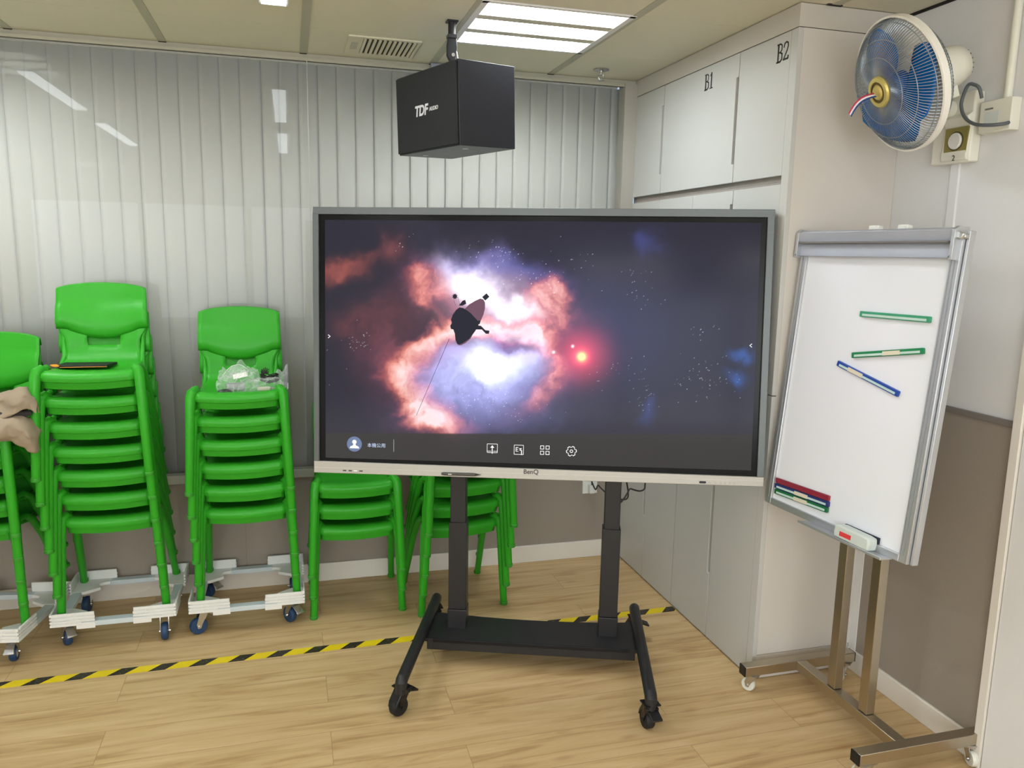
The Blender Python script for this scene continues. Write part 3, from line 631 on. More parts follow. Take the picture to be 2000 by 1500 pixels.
# spacecraft silhouette of the wallpaper
PB = emat('craft_dark', (.030, .030, .042, 1), 1); PB2 = emat('craft_edge', (.17, .09, .13, 1), 1)
def rot(P, cx, cy, a): c, s = math.cos(a), math.sin(a); return [(cx + x * c - y * s, cy + x * s + y * c) for x, y in P]
_Hi = np.linalg.inv(np.array([[484.2678, -18.7154, 1047.7141], [-7.2391, -529.4408, 674.1073], [-.025, -.0271, 1.0]]))
def art(pts):     # outline points in the wallpaper picture's own grid
    out = []
    for x, y in pts: q = _Hi @ np.array([820 + x / 8.333, 520 + y / 8.333, 1]); out.append((q[0] / q[2], q[1] / q[2]))
    return out
flat('craft_dish', [art([(720, 700), (800, 620), (900, 560), (980, 525), (1030, 540), (1057, 590), (1055, 690), (1030, 790), (985, 890), (940, 960), (860, 900), (780, 800)]), art([(620, 1286), (600, 1262), (700, 1250), (800, 1180), (850, 1120), (820, 1180), (740, 1250), (670, 1286)])], PB2, .0091)
flat('craft_body', [art([(640, 670), (700, 680), (760, 715), (830, 770), (950, 900), (950, 960), (900, 1050), (850, 1120), (800, 1180), (700, 1250), (640, 1275), (600, 1262), (575, 1200), (565, 1100), (540, 1030), (500, 1020), (490, 970), (515, 920), (500, 870), (530, 790), (585, 710)]),
    art([(1080, 440), (1128, 495), (1060, 558), (1010, 500)]), art([(630, 640), (690, 560), (735, 545), (750, 610), (690, 640)]), art([(530 if k % 2 else 518, 0) for k in range(0)]) or art([(565 + (48 if k % 2 else 30) * math.cos(k * PI / 8), 490 + (52 if k % 2 else 32) * math.sin(k * PI / 8)) for k in range(16)]),
    art([(905, 960), (990, 970), (1060, 1040), (1130, 1050), (1120, 1100), (1070, 1100), (1005, 1030), (900, 1030)]), art([(950, 880), (985, 890), (970, 940), (935, 950)]),
    art([(612, 500), (616, 500), (650, 640), (645, 640)]), art([(540, 540), (543, 540), (580, 640), (576, 640)]), art([(470, 1180), (476, 1182), (-60, 2430), (-66, 2430)])], PB, .0089)
text('logo', 'BenQ', .0250, Matrix.Translation((-.0118, -.0004, -.4915)) @ XZ.to_4x4(), mat('logo_dark', srgb(55, 52, 50), .4), tv, .0003, bold=.00035)
for k, x in enumerate((-.7482, -.7256, -.705, -.6824)):
    MB().box((x - .007, -.0006, -.511), (x + .007, .002, -.5065)).build('port', BLACKP if k != 2 else mat('port_pale', srgb(236, 234, 228), .4), tv, bevel=.0005)
MB().prism(rrect(.026, .0088, .004), 0, .001, Matrix.Translation((.644, 0, -.5105)) @ XZ).build('sensor_window', BLACKP, tv)
for x in (.6695, .6925, .7115, .7285, .7455, .7625):
    b = MB()
    for P_ in ring(0, 0, circ(.0036, 16), circ(.0027, 16)): b.prism(P_, 0, .0006, Matrix.Translation((x, 0, -.5115)) @ XZ)
    b.build('button', mat('button_print', srgb(160, 150, 145), .5), tv)
for k in range(2): MB().box((-.35 + k * .64 - .04, .085, -.28), (-.35 + k * .64 + .04, .105, .28)).build('mounting_rail', BLACKM, tv, bevel=.002)
t = thing('stylus_pen', 'dark grey stylus held on the lower frame of the display', 'pen', M=TVM @ Matrix.Translation((-.286, -.006, -.508)))
MB().tube([(-.0755, 0, 0), (-.070, 0, 0), (-.066, 0, 0), (.052, 0, 0), (.057, 0, 0)], [.0035, .0055, .006, .006, .0055], 14).build('barrel', mat('pen_grey', srgb(72, 70, 68), .4), t)
MB().tube([(.057, 0, 0), (.072, 0, 0), (.080, 0, 0)], [.0052, .0018, .0008], 12).build('tip', BLACKP, t)
MB().box((-.048, -.0066, -.0015), (-.034, -.0058, .0015)).build('label', WHITEM, t)

# ---- trolley stand
ST = Matrix.Translation((-.857, -1.123, 0)) @ Matrix.Rotation(R_(-20.2), 4, 'Z')
st = thing('display_stand', 'black wheeled steel stand carrying the interactive display', 'stand', M=ST)
for s in (-1, 1):
    MB().tube([(s * .452, -.352, .088), (s * .452, -.35, .128), (s * .452, -.340, .133), (s * .445, .33, .133), (s * .445, .362, .134), (s * .445, .374, .128)], [.021, .0225, .0225, .0225, .0225, .018], 16).build('leg', BLACKM, st)
    MB().box((s * .317 - .032, .125, .12), (s * .317 + .032, .185, 1.55)).build('upright', BLACKM, st, bevel=.003)
    MB().box((s * .317 - .040, .112, .108), (s * .317 + .040, .192, .20)).build('socket', BLACKM, st, bevel=.003)
    MB().box((s * .317 - .037, .119, .20), (s * .317 + .037, .189, .58)).build('sleeve', BLACKM, st, bevel=.002)
b = MB(); n = 16; P = []
for k in range(n + 1): x = -.44 + .88 * k / n; P.append((x, .258 - .034 * (1 - (x / .44) ** 2)))
b.prism([(.44, .02), (.40, .012), (-.40, .012), (-.44, .02)][::-1] + P[::-1], .100, .118)
b.box((-.425, .012, .07), (.425, .018, .118)); b.build('base_plate', BLACKM, st, bevel=.002)
MB().box((-.34, .108, 1.20), (.34, .124, 1.26)).box((-.34, .108, 1.42), (.34, .124, 1.48)).build('mounting_crossbar', BLACKM, st, bevel=.002)
for (x, y, rz, br) in ((-.452, -.335, 2.5, True), (.452, -.345, .35, True), (-.445, .33, .4, True), (.445, .33, 1.75, True)):
    f = caster_parts(st, (x, y, 0), rz, RUBBER, mat('caster_hub', srgb(150, 150, 148), .4), BLACKP, r=.036, w=.032, top=.108, brake=False, off=.018)
    MB().lathe([(.001, .112), (.020, .112), (.024, .100), (.026, .084), (.024, .074)], seg=20).build('swivel_cover', BLACKP, f)
    MB().prism([(-.026, .096), (.02, .098), (.045, .060), (.050, .036), (.034, .058), (.012, .078), (-.022, .082)], -.023, .023, Matrix(((0, 0, 1, 0), (1, 0, 0, 0), (0, 1, 0, 0), (0, 0, 0, 1)))).build('wheel_hood', BLACKP, f, bevel=.003)
    Mb = Matrix.Translation((0, -.035, .082)) @ Matrix.Rotation(R_(20), 4, 'X'); MB().box((-.02, -.03, -.004), (.02, .012, .004), M=Mb).build('brake_pedal', BLACKP, f, bevel=.002)

# loose cables under the display and the wall socket behind
CORD = mat('black_cord', srgb(32, 30, 28), .5)
def smooth(pts, n=8):
    pts = [Vector(p) for p in pts]; out = []
    for i in range(len(pts) - 1):
        p0, p1, p2, p3 = pts[max(i - 1, 0)], pts[i], pts[i + 1], pts[min(i + 2, len(pts) - 1)]
        for k in range(n):
            t = k / n; out.append(.5 * ((2 * p1) + (p2 - p0) * t + (2 * p0 - 5 * p1 + 4 * p2 - p3) * t * t + (3 * p1 - p0 - 3 * p2 + p3) * t ** 3))
    return out + [pts[-1]]
tag(MB().tube(smooth([(-.32, -1.02, .86), (-.321, -1.0, .735), (-.324, -1.0, .705), (-.345, -1.0, .697), (-.372, -1.0, .704), (-.391, -1.0, .709), (-.402, -1.0, .690), (-.418, -1.0, .666), (-.436, -1.0, .648), (-.446, -1.0, .650), (-.452, -1.0, .664), (-.462, -1.01, .655), (-.475, -1.035, .70)]), .0035, 8).build('power_cable', CORD), 'black cable looping below the right end of the display, in front of the cabinets', 'cable')
tag(MB().tube(smooth([(-.175, -.035, .43), (-.21, -.12, .50), (-.30, -.35, .56), (-.352, -.47, .588), (-.343, -.5, .553), (-.330, -.5, .573), (-.318, -.52, .56), (-.30, -.6, .545), (-.33, -.85, .62), (-.42, -.99, .80)]), .0035, 8).build('socket_cable', CORD), 'black cable running from the wall socket up behind the display', 'cable')
t = thing('wall_socket', 'white wall socket with a plug low on the back wall near the cabinets', 'socket', (-.175, 0, .415))
MB().box((-.043, -.010, -.043), (.043, 0, .043)).build('face_plate', WHITEM, t, bevel=.002)
MB().box((-.014, -.045, -.035), (.018, -.010, .012)).build('plug', WHITEM, t, bevel=.004)
text('wall_marking', '200', .022, Matrix.Translation((-.652, -.0146, .078)) @ Matrix.Rotation(PI / 2, 4, 'X') @ Matrix.Rotation(PI, 4, 'Z'), mat('black_print', srgb(40, 38, 38), .6), None, .0003)
tag(bpy.data.objects['wall_marking'], 'small black printed number upside down on the white skirting behind the stacked chairs', 'marking')

# ================================================================== HAZARD TAPE
def tape_mat():
    m = bpy.data.materials.new('hazard_tape'); m.use_nodes = True; nt = m.node_tree; bs = nt.nodes['Principled BSDF']; N = nt.nodes.new; L = nt.links.new
    tc = N('ShaderNodeTexCoord'); sp = N('ShaderNodeSeparateXYZ'); L(tc.outputs['Object'], sp.inputs[0])
    s = N('ShaderNodeMath'); s.operation = 'MULTIPLY_ADD'; L(sp.outputs['Y'], s.inputs[0]); s.inputs[1].default_value = -.95; L(sp.outputs['X'], s.inputs[2])
    a = N('ShaderNodeMath'); a.operation = 'ADD'; L(s.outputs[0], a.inputs[0]); a.inputs[1].default_value = 2.792 + .151 * 40 - .708
    d = N('ShaderNodeMath'); d.operation = 'DIVIDE'; L(a.outputs[0], d.inputs[0]); d.inputs[1].default_value = .151
    f = N('ShaderNodeMath'); f.operation = 'FRACT'; L(d.outputs[0], f.inputs[0]); g = N('ShaderNodeMath'); g.operation = 'LESS_THAN'; L(f.outputs[0], g.inputs[0]); g.inputs[1].default_value = .43
    n = N('ShaderNodeTexNoise'); n.inputs['Scale'].default_value = 90; n.inputs['Detail'].default_value = 5; L(tc.outputs['Object'], n.inputs['Vector'])
    w = N('ShaderNodeMapRange'); w.inputs[1].default_value = .52; w.inputs[2].default_value = .66; w.inputs[4].default_value = .55; L(n.outputs['Fac'], w.inputs[0])
    k = N('ShaderNodeMix'); k.data_type = 'RGBA'; L(w.outputs[0], k.inputs[0]); k.inputs[6].default_value = srgb(34, 32, 26); k.inputs[7].default_value = srgb(110, 100, 70)
    mx = N('ShaderNodeMix'); mx.data_type = 'RGBA'; L(g.outputs[0], mx.inputs[0]); mx.inputs[6].default_value = srgb(226, 198, 20); L(k.outputs[2], mx.inputs[7])
    L(mx.outputs[2], bs.inputs['Base Color']); bs.inputs['Roughness'].default_value = .45
    return m
tag(MB().box((-4.6, -.752, .0003), (-.001, -.703, .0009)).build('hazard_tape', tape_mat(), smooth=0), 'yellow and black striped hazard tape stuck across the wooden floor', 'tape')

# ================================================================== WHITEBOARD EASEL
th, ti = -1.476, .087
_ax = Vector((math.cos(th), math.sin(th), 0)); _n = Vector((math.sin(th), -math.cos(th), 0)); _up = Vector((0, 0, 1)) * math.cos(ti) - _n * math.sin(ti)
WBM = frameM((.062, -1.745, 1.266), _ax, _up)
es = thing('whiteboard_easel', 'mobile whiteboard easel on a brushed steel wheeled frame beside the cabinets', 'whiteboard', (.16, -1.76, 0))
def wb(o): o.parent = es; o.matrix_local = es_inv @ WBM; return o
bpy.context.view_layer.update(); es_inv = Matrix.Translation((-.16, 1.76, 0))
WBW = mat('whiteboard_enamel', srgb(232, 234, 240), .22, coat=.3)
wb(MB().box((-.318, .004, -.49), (.318, .016, .47)).build('writing_surface', WBW))
b = MB().box((-.332, -.006, -.505), (-.300, .022, .50)).box((.300, -.006, -.505), (.332, .022, .50)).box((-.30, -.006, -.505), (.30, .022, -.482)); 
wb(b.build('frame', ALU, bevel=.002))
for xa, xb in ((-.318, -.314), (.306, .3085), (.318, .3205)): wb(MB().box((xa, -.0075, -.48), (xb, -.005, .43)).build('frame_groove', mat('groove_dark', srgb(150, 152, 156), .5, metal=.4)))
b = MB().box((.334, .006, -.505), (.344, .030, .512)); wb(b.build('side_rail', ALU, bevel=.002))
# clamp header
b = MB().prism([(-.022, .430), (-.008, .428), (-.008, .470), (-.006, .474), (-.014, .478), (-.026, .512), (-.010, .520), (.028, .520), (.028, .47), (.004, .466), (.004, .432)], -.336, .312, Matrix(((0, 0, 1, 0), (1, 0, 0, 0), (0, 1, 0, 0), (0, 0, 0, 1))))
wb(b.build('clamp_header', mat('header_grey', srgb(178, 182, 192), .45, metal=.2), bevel=.001))
wb(MB().box((-.330, -.0265, .474), (.300, -.006, .4795)).build('header_slot', mat('slot_dark', srgb(118, 114, 112), .6)))
for s, x in ((-1, -.339), (1, .315)): wb(MB().prism([(-.026, .424), (.010, .424), (.030, .47), (.030, .524), (-.012, .524), (-.028, .512)], x - .006, x + .006, Matrix(((0, 0, 1, 0), (1, 0, 0, 0), (0, 1, 0, 0), (0, 0, 0, 1)))).build('end_cap', ALU, bevel=.001))
for x in (-.019, .099):
    b = MB().box((x - .020, .004, .519), (x + .020, .028, .535)).box((x + .008, .002, .519), (x + .022, .026, .531)); wb(b.build('paper_hook', WHITEM, bevel=.003))
b = MB(); Mc = Matrix.Translation((.325, -.008, .497)) @ Matrix.Rotation(R_(20), 4, 'Y'); b.box((-.018, -.010, -.009), (.014, .004, .009), M=Mc); b.cyl((.336, -.012, .494), (.336, .006, .494), .008, 12); wb(b.build('latch', CHROME, bevel=.002))
# pen tray lip
b = MB().box((-.10, -.045, -.512), (.27, .004, -.506)).box((-.10, -.048, -.512), (.27, -.045, -.503)); wb(b.build('pen_tray', ALU, bevel=.001))
def esp(b, name, m, **k): o = b.build(name, m, es, **k); o.matrix_local = es_inv; return o
esp(MB().box((.135, -2.0172, .0785), (.178, -1.4878, .1155)), 'crossbeam', STEEL, bevel=.002)
for y, x0 in ((-1.467, -.092), (-2.038, -.034)):
    esp(MB().box((x0, y - .021, .077), (x0 + .50, y + .021, .117)), 'foot_bar', STEEL, bevel=.002)
    for xx in (x0 - .004, x0 + .4965): esp(MB().box((xx, y - .0205, .0775), (xx + .0075, y + .0205, .1165)), 'end_plug', BLACKP, bevel=.001)
for y in (-1.682, -1.850): esp(MB().box((.142, y - .021, .117), (.176, y + .021, 1.60)), 'upright', STEEL, bevel=.002)
esp(MB().box((.125, -1.88, 1.30), (.142, -1.65, 1.34)).box((.130, -1.87, .86), (.142, -1.66, .90)), 'bracket', STEEL, bevel=.002)
CW = mat('pale_nylon', srgb(222, 222, 212), .3)
for x, y, rz in ((-.045, -1.467, .6), (.375, -1.467, 2.2), (.005, -2.038, .2), (.43, -2.038, 2.9)):
    f = caster_parts(es, (x - .16, y + 1.76, 0), rz, CW, CW, CHROME, r=.027, w=.020, top=.077, brake=False, off=.016)
# magnetic bars
def magbar(x0, z0, x1, z1, col, label, sticker=None, hw=.0095, lift=0, pale=True):
    L_ = math.hypot(x1 - x0, z1 - z0); an = math.atan2(z1 - z0, x1 - x0)
    M = WBM @ Matrix.Translation(((x0 + x1) / 2, .004 - lift, (z0 + z1) / 2)) @ Matrix.Rotation(-an, 4, 'Y')
    t = thing('magnetic_bar', label, 'magnet', M=M, group='magnetic bars on the whiteboard')
    MB().prism(rrect(L_, 2 * hw, .003), .0005, .009, XZ).build('bar', mat('bar_' + '_'.join(str(c) for c in col), srgb(*col), .35), t, bevel=.001)
    if pale: MB().box((-L_ / 2 + .012, -.0098, -.0062), (L_ / 2 - .012, -.009, .0012)).build('inlay', mat('bar_inlay', srgb(190, 214, 206), .4), t)
    if sticker is not None: MB().box((sticker, -.0104, -.0075), (sticker + .068, -.0096, .0060)).build('sticker', mat('bar_sticker', srgb(216, 208, 186), .7), t); 
    return t
magbar(-.0103, .2417, .2665, .2493 - .004, (60, 152, 112), 'pale-striped green magnetic bar, highest on the whiteboard')
magbar(-.0172, .1007, .2619, .150, (28, 128, 78), 'dark green magnetic bar with a paper label, middle of the whiteboard', -.012)
magbar(-.0754, .0665, .1963, .0043, (34, 72, 158), 'slanting blue magnetic bar below the green ones on the whiteboard', -.085)
magbar(-.2905, -.4100, -.0174, -.4000, (140, 40, 58), 'dark red magnetic bar, top of the three at the foot of the whiteboard', None, pale=False)
magbar(-.2919, -.4310, -.0148, -.4210, (38, 48, 108), 'navy magnetic bar between the red and green ones at the whiteboard foot', -.03)
magbar(-.2886, -.4520, -.0161, -.4420, (28, 104, 62), 'green magnetic bar, lowest of the three at the whiteboard foot', -.03)
t = thing('board_eraser', 'pale grey-green board eraser with a red label on the whiteboard ledge', 'eraser', M=WBM @ Matrix.Translation((.141, -.012, -.4835)))
b = MB().prism([(-.073, -.020), (.073, -.022), (.076, 0), (.073, .020), (.05, .023), (-.05, .025), (-.073, .022), (-.076, 0)], -.006, .034, XZ); b.build('body', mat('eraser_body', srgb(198, 206, 200), .5), t, bevel=.006)
MB().box((-.070, .007, -.020), (.074, .015, .022)).build('felt_pad', mat('felt_dark', srgb(40, 44, 60), .9), t)
MB().box((-.047, -.0352, -.009), (.002, -.0335, .006)).build('label', mat('red_label', srgb(214, 62, 66), .5), t)

# ================================================================== HANGING SPEAKER
sth, sti = -1.206, .034
ct, sn_ = math.cos(sth), math.sin(sth)
sa = Vector((ct, sn_, 0)); nn = Vector((sn_, -ct, 0)); su = Vector((0, 0, 1)) * math.cos(sti) + nn * math.sin(sti)
SPM = frameM((-1.110, -.75, 2.230), sa, su)
sp = thing('hanging_speaker', 'black box loudspeaker hanging from the ceiling above the display', 'speaker', M=SPM)
SPK = mat('speaker_black', srgb(34, 35, 42), .38, bump=.15, bscale=700)
w2, d2_, h2 = .23, .1315, .1515
b = MB().box((-w2, -d2_ + .008, -h2), (w2, d2_, h2)); b.build('cabinet', SPK, sp, bevel=.002)
def grille_mat():
    m = mat('speaker_grille', srgb(24, 24, 27), .6, bump=.5, bscale=900); return m
MB().box((-w2 + .004, -d2_ - .001, -h2 + .005), (w2 - .004, -d2_ + .009, h2 - .006)).build('grille', grille_mat(), sp, bevel=.003)
for x, z in ((-.20, -.13), (.19, -.12)): MB().cyl((x, -d2_ - .002, z), (x, -d2_, z), .004, 10).build('screw', BLACKM, sp)
LG = mat('logo_silver', srgb(214, 214, 216), .35)
text('logo', 'TDF', .054, Matrix.Translation((-.028, -d2_ - .0014, .0)) @ XZ.to_4x4(), LG, sp, .0008, shear=.15, bold=.0018)
text('sublogo', 'AUDIO', .020, Matrix.Translation((.066, -d2_ - .0014, -.001)) @ XZ.to_4x4(), LG, sp, .0008, shear=.15, bold=.0004)
MB().cyl((.03, .03, h2), (.03, .03, h2 + .004), .03, 16).build('top_plate', BLACKM, sp)
for x in (-.16, .14): MB().cyl((x, -.04, -h2 - .0015), (x, -.04, -h2), .012, 16).build('cap', mat('cap_pale', srgb(190, 192, 196), .4), sp)
# bracket between ceiling and box, built upright
bx0, by0 = -1.118, -.742
Ms = SPM.inverted() @ Matrix.Translation((bx0, by0, 0))
def spk(b, name, m, **k): o = b.build(name, m, sp, **k); o.matrix_local = Ms; return o
zt = 2.230 + h2
spk(MB().box((-.022, -.022, H - .006), (.022, .022, H)).cyl((0, 0, H - .055), (0, 0, H), .015, 16).box((-.018, -.018, H - .066), (.018, .018, H - .052)), 'ceiling_mount', BLACKM, bevel=.001)
spk(MB().prism([(-.016, H - .06), (.016, H - .06), (.020, H - .10), (.012, H - .145), (-.006, H - .155), (-.02, H - .13), (-.020, H - .09)], -.012, .012, Matrix(((1, 0, 0, 0), (0, 0, 1, 0), (0, 1, 0, 0), (0, 0, 0, 1)))), 'swivel_joint', BLACKP, bevel=.002)
spk(MB().cyl((.003, -.016, H - .128), (.003, .016, H - .128), .007, 12).tube([(-.024, 0, H - .058), (.022, 0, H - .058)], .003, 8), 'bolt', CHROME)
spk(MB().tube([(0, 0, H - .145), (-.006, 0, zt + .012), (-.004, 0, zt - .002)], [.010, .008, .016], 12), 'swivel_stem', CHROME)
spk(MB().tube([(.006, .01, H - .06), (.016, .01, H - .09), (.030, .01, H - .15), (.036, .012, zt - .001)], .0022, 8), 'safety_wire', CHROME)

# ================================================================== WALL FAN
fb = thing('wall_fan', 'white wall-mounted fan with blue blades and a gold badge above the whiteboard', 'fan', (XW, -1.69, 2.13))
FW = mat('fan_cream', srgb(230, 228, 214), .4)
def fan(b, name, m, **k): return b.build(name, m, fb, **k)
fan(MB().box((-.042, -.080, -.116), (0, .085, .112)), 'wall_box', FW, bevel=.006)
b = MB().prism([(-.046, .002), (-.060, .030), (-.040, .045), (-.036, -.112), (-.050, -.108), (-.054, -.095)], -.076, .030, Matrix(((1, 0, 0, 0), (0, 0, 1, 0), (0, 1, 0, 0), (0, 0, 0, 1)))); fan(b, 'control_housing', FW, bevel=.003)
Mg = Matrix(((0, 0, -1, -.0515), (-1, 0, 0, -.028), (0, 1, 0, -.046), (0, 0, 0, 1)))
fan(MB().prism(rrect(.094, .088, .002), -.006, .0012, Mg), 'gold_plate', mat('plate_gold', srgb(150, 140, 78), .4, metal=.3))
fan(MB().lathe([(.001, .009), (.024, .009), (.0265, .007), (.027, .001)], Mg, 28), 'dial', WHITEM)
fan(MB().lathe([(.0275, .001), (.0315, .001), (.0315, .003), (.0275, .003), (.0275, .001)], Mg, 28), 'dial_ring', mat('dial_dark', srgb(90, 84, 50), .4, metal=.4))
o = text('number', '2', .026, Mg @ Matrix.Translation((0, -.056, .0035)), mat('black_print', srgb(40, 38, 38), .6), fb, .0005)
fan(MB().tube(smooth([(-.03, .02, .06), (-.08, .02, .075), (-.13, -.01, .09), (-.15, -.02, .14)]), [.030] * 24 + [.024], 16), 'arm', FW)
FC = Vector((.165, -1.72, 2.247)); fax = Vector((-.93, .115, -.345)).normalized()     # head centre and facing axis
fx = Vector((0, 0, 1)).cross(fax).normalized(); fy = fax.cross(fx)
FM = Matrix.Translation((-XW, 1.69, -2.13)) @ Matrix(((fx.x, fy.x, fax.x, FC.x), (fx.y, fy.y, fax.y, FC.y), (fx.z, fy.z, fax.z, FC.z), (0, 0, 0, 1)))
def head(b, name, m, **k): o = b.build(name, m, fb, **k); o.matrix_local = FM; return o
head(MB().lathe([(.001, -.226), (.040, -.225), (.060, -.214), (.067, -.18), (.070, -.12), (.064, -.092), (.05, -.082), (.001, -.082)], seg=36).box((-.03, -.095, -.17), (.03, -.05, -.12)), 'motor_housing', FW, smooth=50)
b = MB()
for k in range(9): a = 2 * PI * k / 20 - 2.4; b.box((-.0018, .030, -.2272), (.0018, .050, -.216), M=Matrix.Rotation(a, 4, 'Z'))
head(b, 'motor_vents', mat('vent_dark', srgb(120, 118, 105), .6))
RF = .209
def ringpts(r, z, n=72): return [(r * math.cos(2 * PI * k / n), r * math.sin(2 * PI * k / n), z) for k in range(n)]
head(MB().lathe([(RF, -.012), (RF + .006, -.010), (RF + .006, .012), (RF, .014), (RF - .001, 0), (RF, -.012)], seg=72), 'guard_ring', mat('ring_cream', srgb(236, 232, 222), .45))
WIRE = mat('guard_wire', srgb(150, 158, 164), .35, metal=.6)
def guard(sign, depth, n, r0, tw):
    b = MB()
    for k in range(n):
        a = 2 * PI * k / n; pts = []
        for q_ in range(9):
            t_ = q_ / 8; r = RF + (r0 - RF) * t_; z = sign * depth * math.sin(PI / 2 * min(1, t_ * 1.25)) ** .6 * (1 if t_ > 0 else 0); aa = a + tw * t_ * t_
            pts.append((r * math.cos(aa), r * math.sin(aa), z))
        b.tube(pts, .00105, 4, cap=False)
    for rr in (.198, .155, .105): 
        t_ = (RF - rr) / (RF - r0); z = sign * depth * math.sin(PI / 2 * min(1, t_ * 1.25)) ** .6; b.tube(ringpts(rr, z), .0014, 5, closed=True)
    return b
head(guard(1, .075, 120, .045, .35), 'front_guard', WIRE)
head(guard(-1, .085, 96, .06, -.2), 'rear_guard', WIRE)
BL = bpy.data.materials.new('blue_clear_plastic'); BL.use_nodes = True; nb = BL.node_tree.nodes['Principled BSDF']
nb.inputs['Base Color'].default_value = srgb(20, 110, 190); nb.inputs['Roughness'].default_value = .2; nb.inputs['Alpha'].default_value = .82
for k in range(3):
    P = []
    for i in range(9):
        rr = .035 + (.188 - .035) * i / 8; row = []
        half = .42 + .58 * math.sin(PI * min(1, (i + .8) / 9.5)) ** .7
        for j in range(13):
            s = j / 12 * 2 - 1; a = R_(100 + 120 * k) + half * s + .35 * i / 8; z = .012 - .032 * s * (.4 + .6 * i / 8)
            row.append((rr * math.cos(a), rr * math.sin(a), z))
        P.append(row)
    head(MB().grid(P), 'fan_blade', BL, solid=.0015, smooth=60)
head(MB().lathe([(.001, .035), (.03, .034), (.042, .02), (.042, -.03), (.001, -.03)], seg=32), 'blade_hub', mat('hub_blue', srgb(30, 90, 160), .3))
GOLD = mat('badge_gold', srgb(214, 196, 116), .35, metal=.5)
head(MB().lathe([(.048, .070), (.050, .078), (.046, .084), (.034, .085), (.032, .081), (.026, .082), (.020, .088), (.001, .090)], seg=36), 'badge', GOLD)
head(MB().lathe([(.028, .0835), (.0315, .0835), (.0315, .0855), (.028, .0855), (.028, .0835)], seg=36), 'badge_ring', mat('badge_dark', srgb(120, 100, 50), .4, metal=.6))
# small striped ribbon tied to the front
hub = FC + fax * .092
def ribbon(off, col):
    P = []
    dirn = Vector((-.075, .012, -.062)); wv = Vector((.5, -.25, -.75)).normalized() * .0055
    for i in range(8):
        t_ = i / 7; p = hub + Vector((0, 0, -.004)) + dirn * t_ * 1.05 + Vector((-.010 * math.sin(PI * t_), 0, .012 * math.sin(PI * t_))) + wv * off * 1.0
        P.append([p - wv * .5 - FC * 0, p + wv * .5])
    M_ = Matrix.Translation((-XW, 1.69, -2.13)); return MB().grid([[M_ @ q_ for q_ in r] for r in P]).build('ribbon', mat('ribbon_' + col[0], srgb(*col[1]), .5), fb, solid=.0006)
ribbon(-1, ('red', (190, 60, 84))); ribbon(0, ('white', (232, 228, 232))); ribbon(1, ('blue', (44, 70, 130)))
_w = [(.42, -1.765, 2.225), (.395, -1.765, 2.25), (.38, -1.770, 2.262), (.38, -1.778, 2.252), (.38, -1.764, 2.232), (.38, -1.755, 2.192), (.38, -1.776, 2.150), (.38, -1.818, 2.123), (.385, -1.868, 2.113), (.405, -1.900, 2.113), (.425, -1.905, 2.118)]
_w[0] = (.40, -1.815, 2.205); _w[1] = (.385, -1.815, 2.235); _w[2] = (.38, -1.798, 2.248)
fan(MB().tube(smooth([(x - XW, y + 1.69, z - 2.13) for x, y, z in _w]), .0055, 10), 'power_cord', mat('grey_cord', srgb(92, 98, 102), .5))
# junction box and conduit
t = thing('junction_box', 'white plastic connection box on the wall beside the fan', 'box', (XW, -1.852, 2.147))
MB().box((-.038, -.058, -.05), (0, .062, .05)).build('case', FW, t, bevel=.003)
MB().box((-.0388, -.012, -.03), (-.0378, .042, .015)).build('label', mat('pale_label', srgb(214, 220, 214), .5), t)
MB().box((-.0392, .012, .022), (-.038, .042, .027)).build('marking', mat('grey_print', srgb(120, 120, 116), .6), t)
tag(MB().cyl((XW - .014, -1.868, 2.197), (XW - .014, -1.868, H - .004), .0125, 16).box((XW - .02, -1.886, 2.50), (XW, -1.850, 2.515)).build('conduit_pipe', FW), 'white conduit pipe running from the ceiling down to the wall box', 'pipe')
tag(MB().box((XW - .010, -1.70, 1.186), (XW, -1.665, 2.018)).build('cable_trunking', WALLW, bevel=.001), 'flat white trunking strip running down the wall below the fan', 'trunking')

# ================================================================== THINGS LEFT ON THE CHAIRS
# black strip with orange loops on the tallest stack
zs = PZ + 6 * PITCH + .4165
t = thing('black_pouch', 'flat black pouch with orange loops lying on the top seat of the tallest chair stack', 'pouch', (-2.585, -.325, zs + .003), R_(-4))
MB().prism([(-.098, -.050), (.088, -.038), (.106, .050), (-.098, .050), (-.104, .0)], .0, .010).build('sleeve', mat('matt_black', srgb(26, 28, 28), .6), t, bevel=.002)
ORG = mat('orange_plastic', srgb(240, 150, 30), .4)
for cx, cy in ((-.118, -.022), (-.104, -.044)): MB().tube([(cx + .012 * math.cos(a), cy + .009 * math.sin(a), .007) for a in [2 * PI * k / 16 for k in range(16)]], .0035, 8, closed=True).build('loop', ORG, t)
MB().tube([(-.088, -.0515, .002), (.02, -.044, .002), (.088, -.040, .002)], .0012, 6).build('piping', ORG, t)
# clear bag of cables on the next stack
zb = PZ + 5 * PITCH + .4165
def film():
    m = bpy.data.materials.new('clear_film'); m.use_nodes = True; nt = m.node_tree; nt.nodes.clear(); N = nt.nodes.new; L = nt.links.new
    o = N('ShaderNodeOutputMaterial'); t_ = N('ShaderNodeBsdfTransparent'); g = N('ShaderNodeBsdfPrincipled'); g.inputs['Base Color'].default_value = (.86, .88, .86, 1); g.inputs['Roughness'].default_value = .18
    lw = N('ShaderNodeLayerWeight'); lw.inputs[0].default_value = .35; mr = N('ShaderNodeMapRange'); mr.inputs[3].default_value = .07; mr.inputs[4].default_value = .7; L(lw.outputs['Facing'], mr.inputs[0])
    mx = N('ShaderNodeMixShader'); L(mr.outputs[0], mx.inputs[0]); L(t_.outputs[0], mx.inputs[1]); L(g.outputs[0], mx.inputs[2]); L(mx.outputs[0], o.inputs[0]); return m
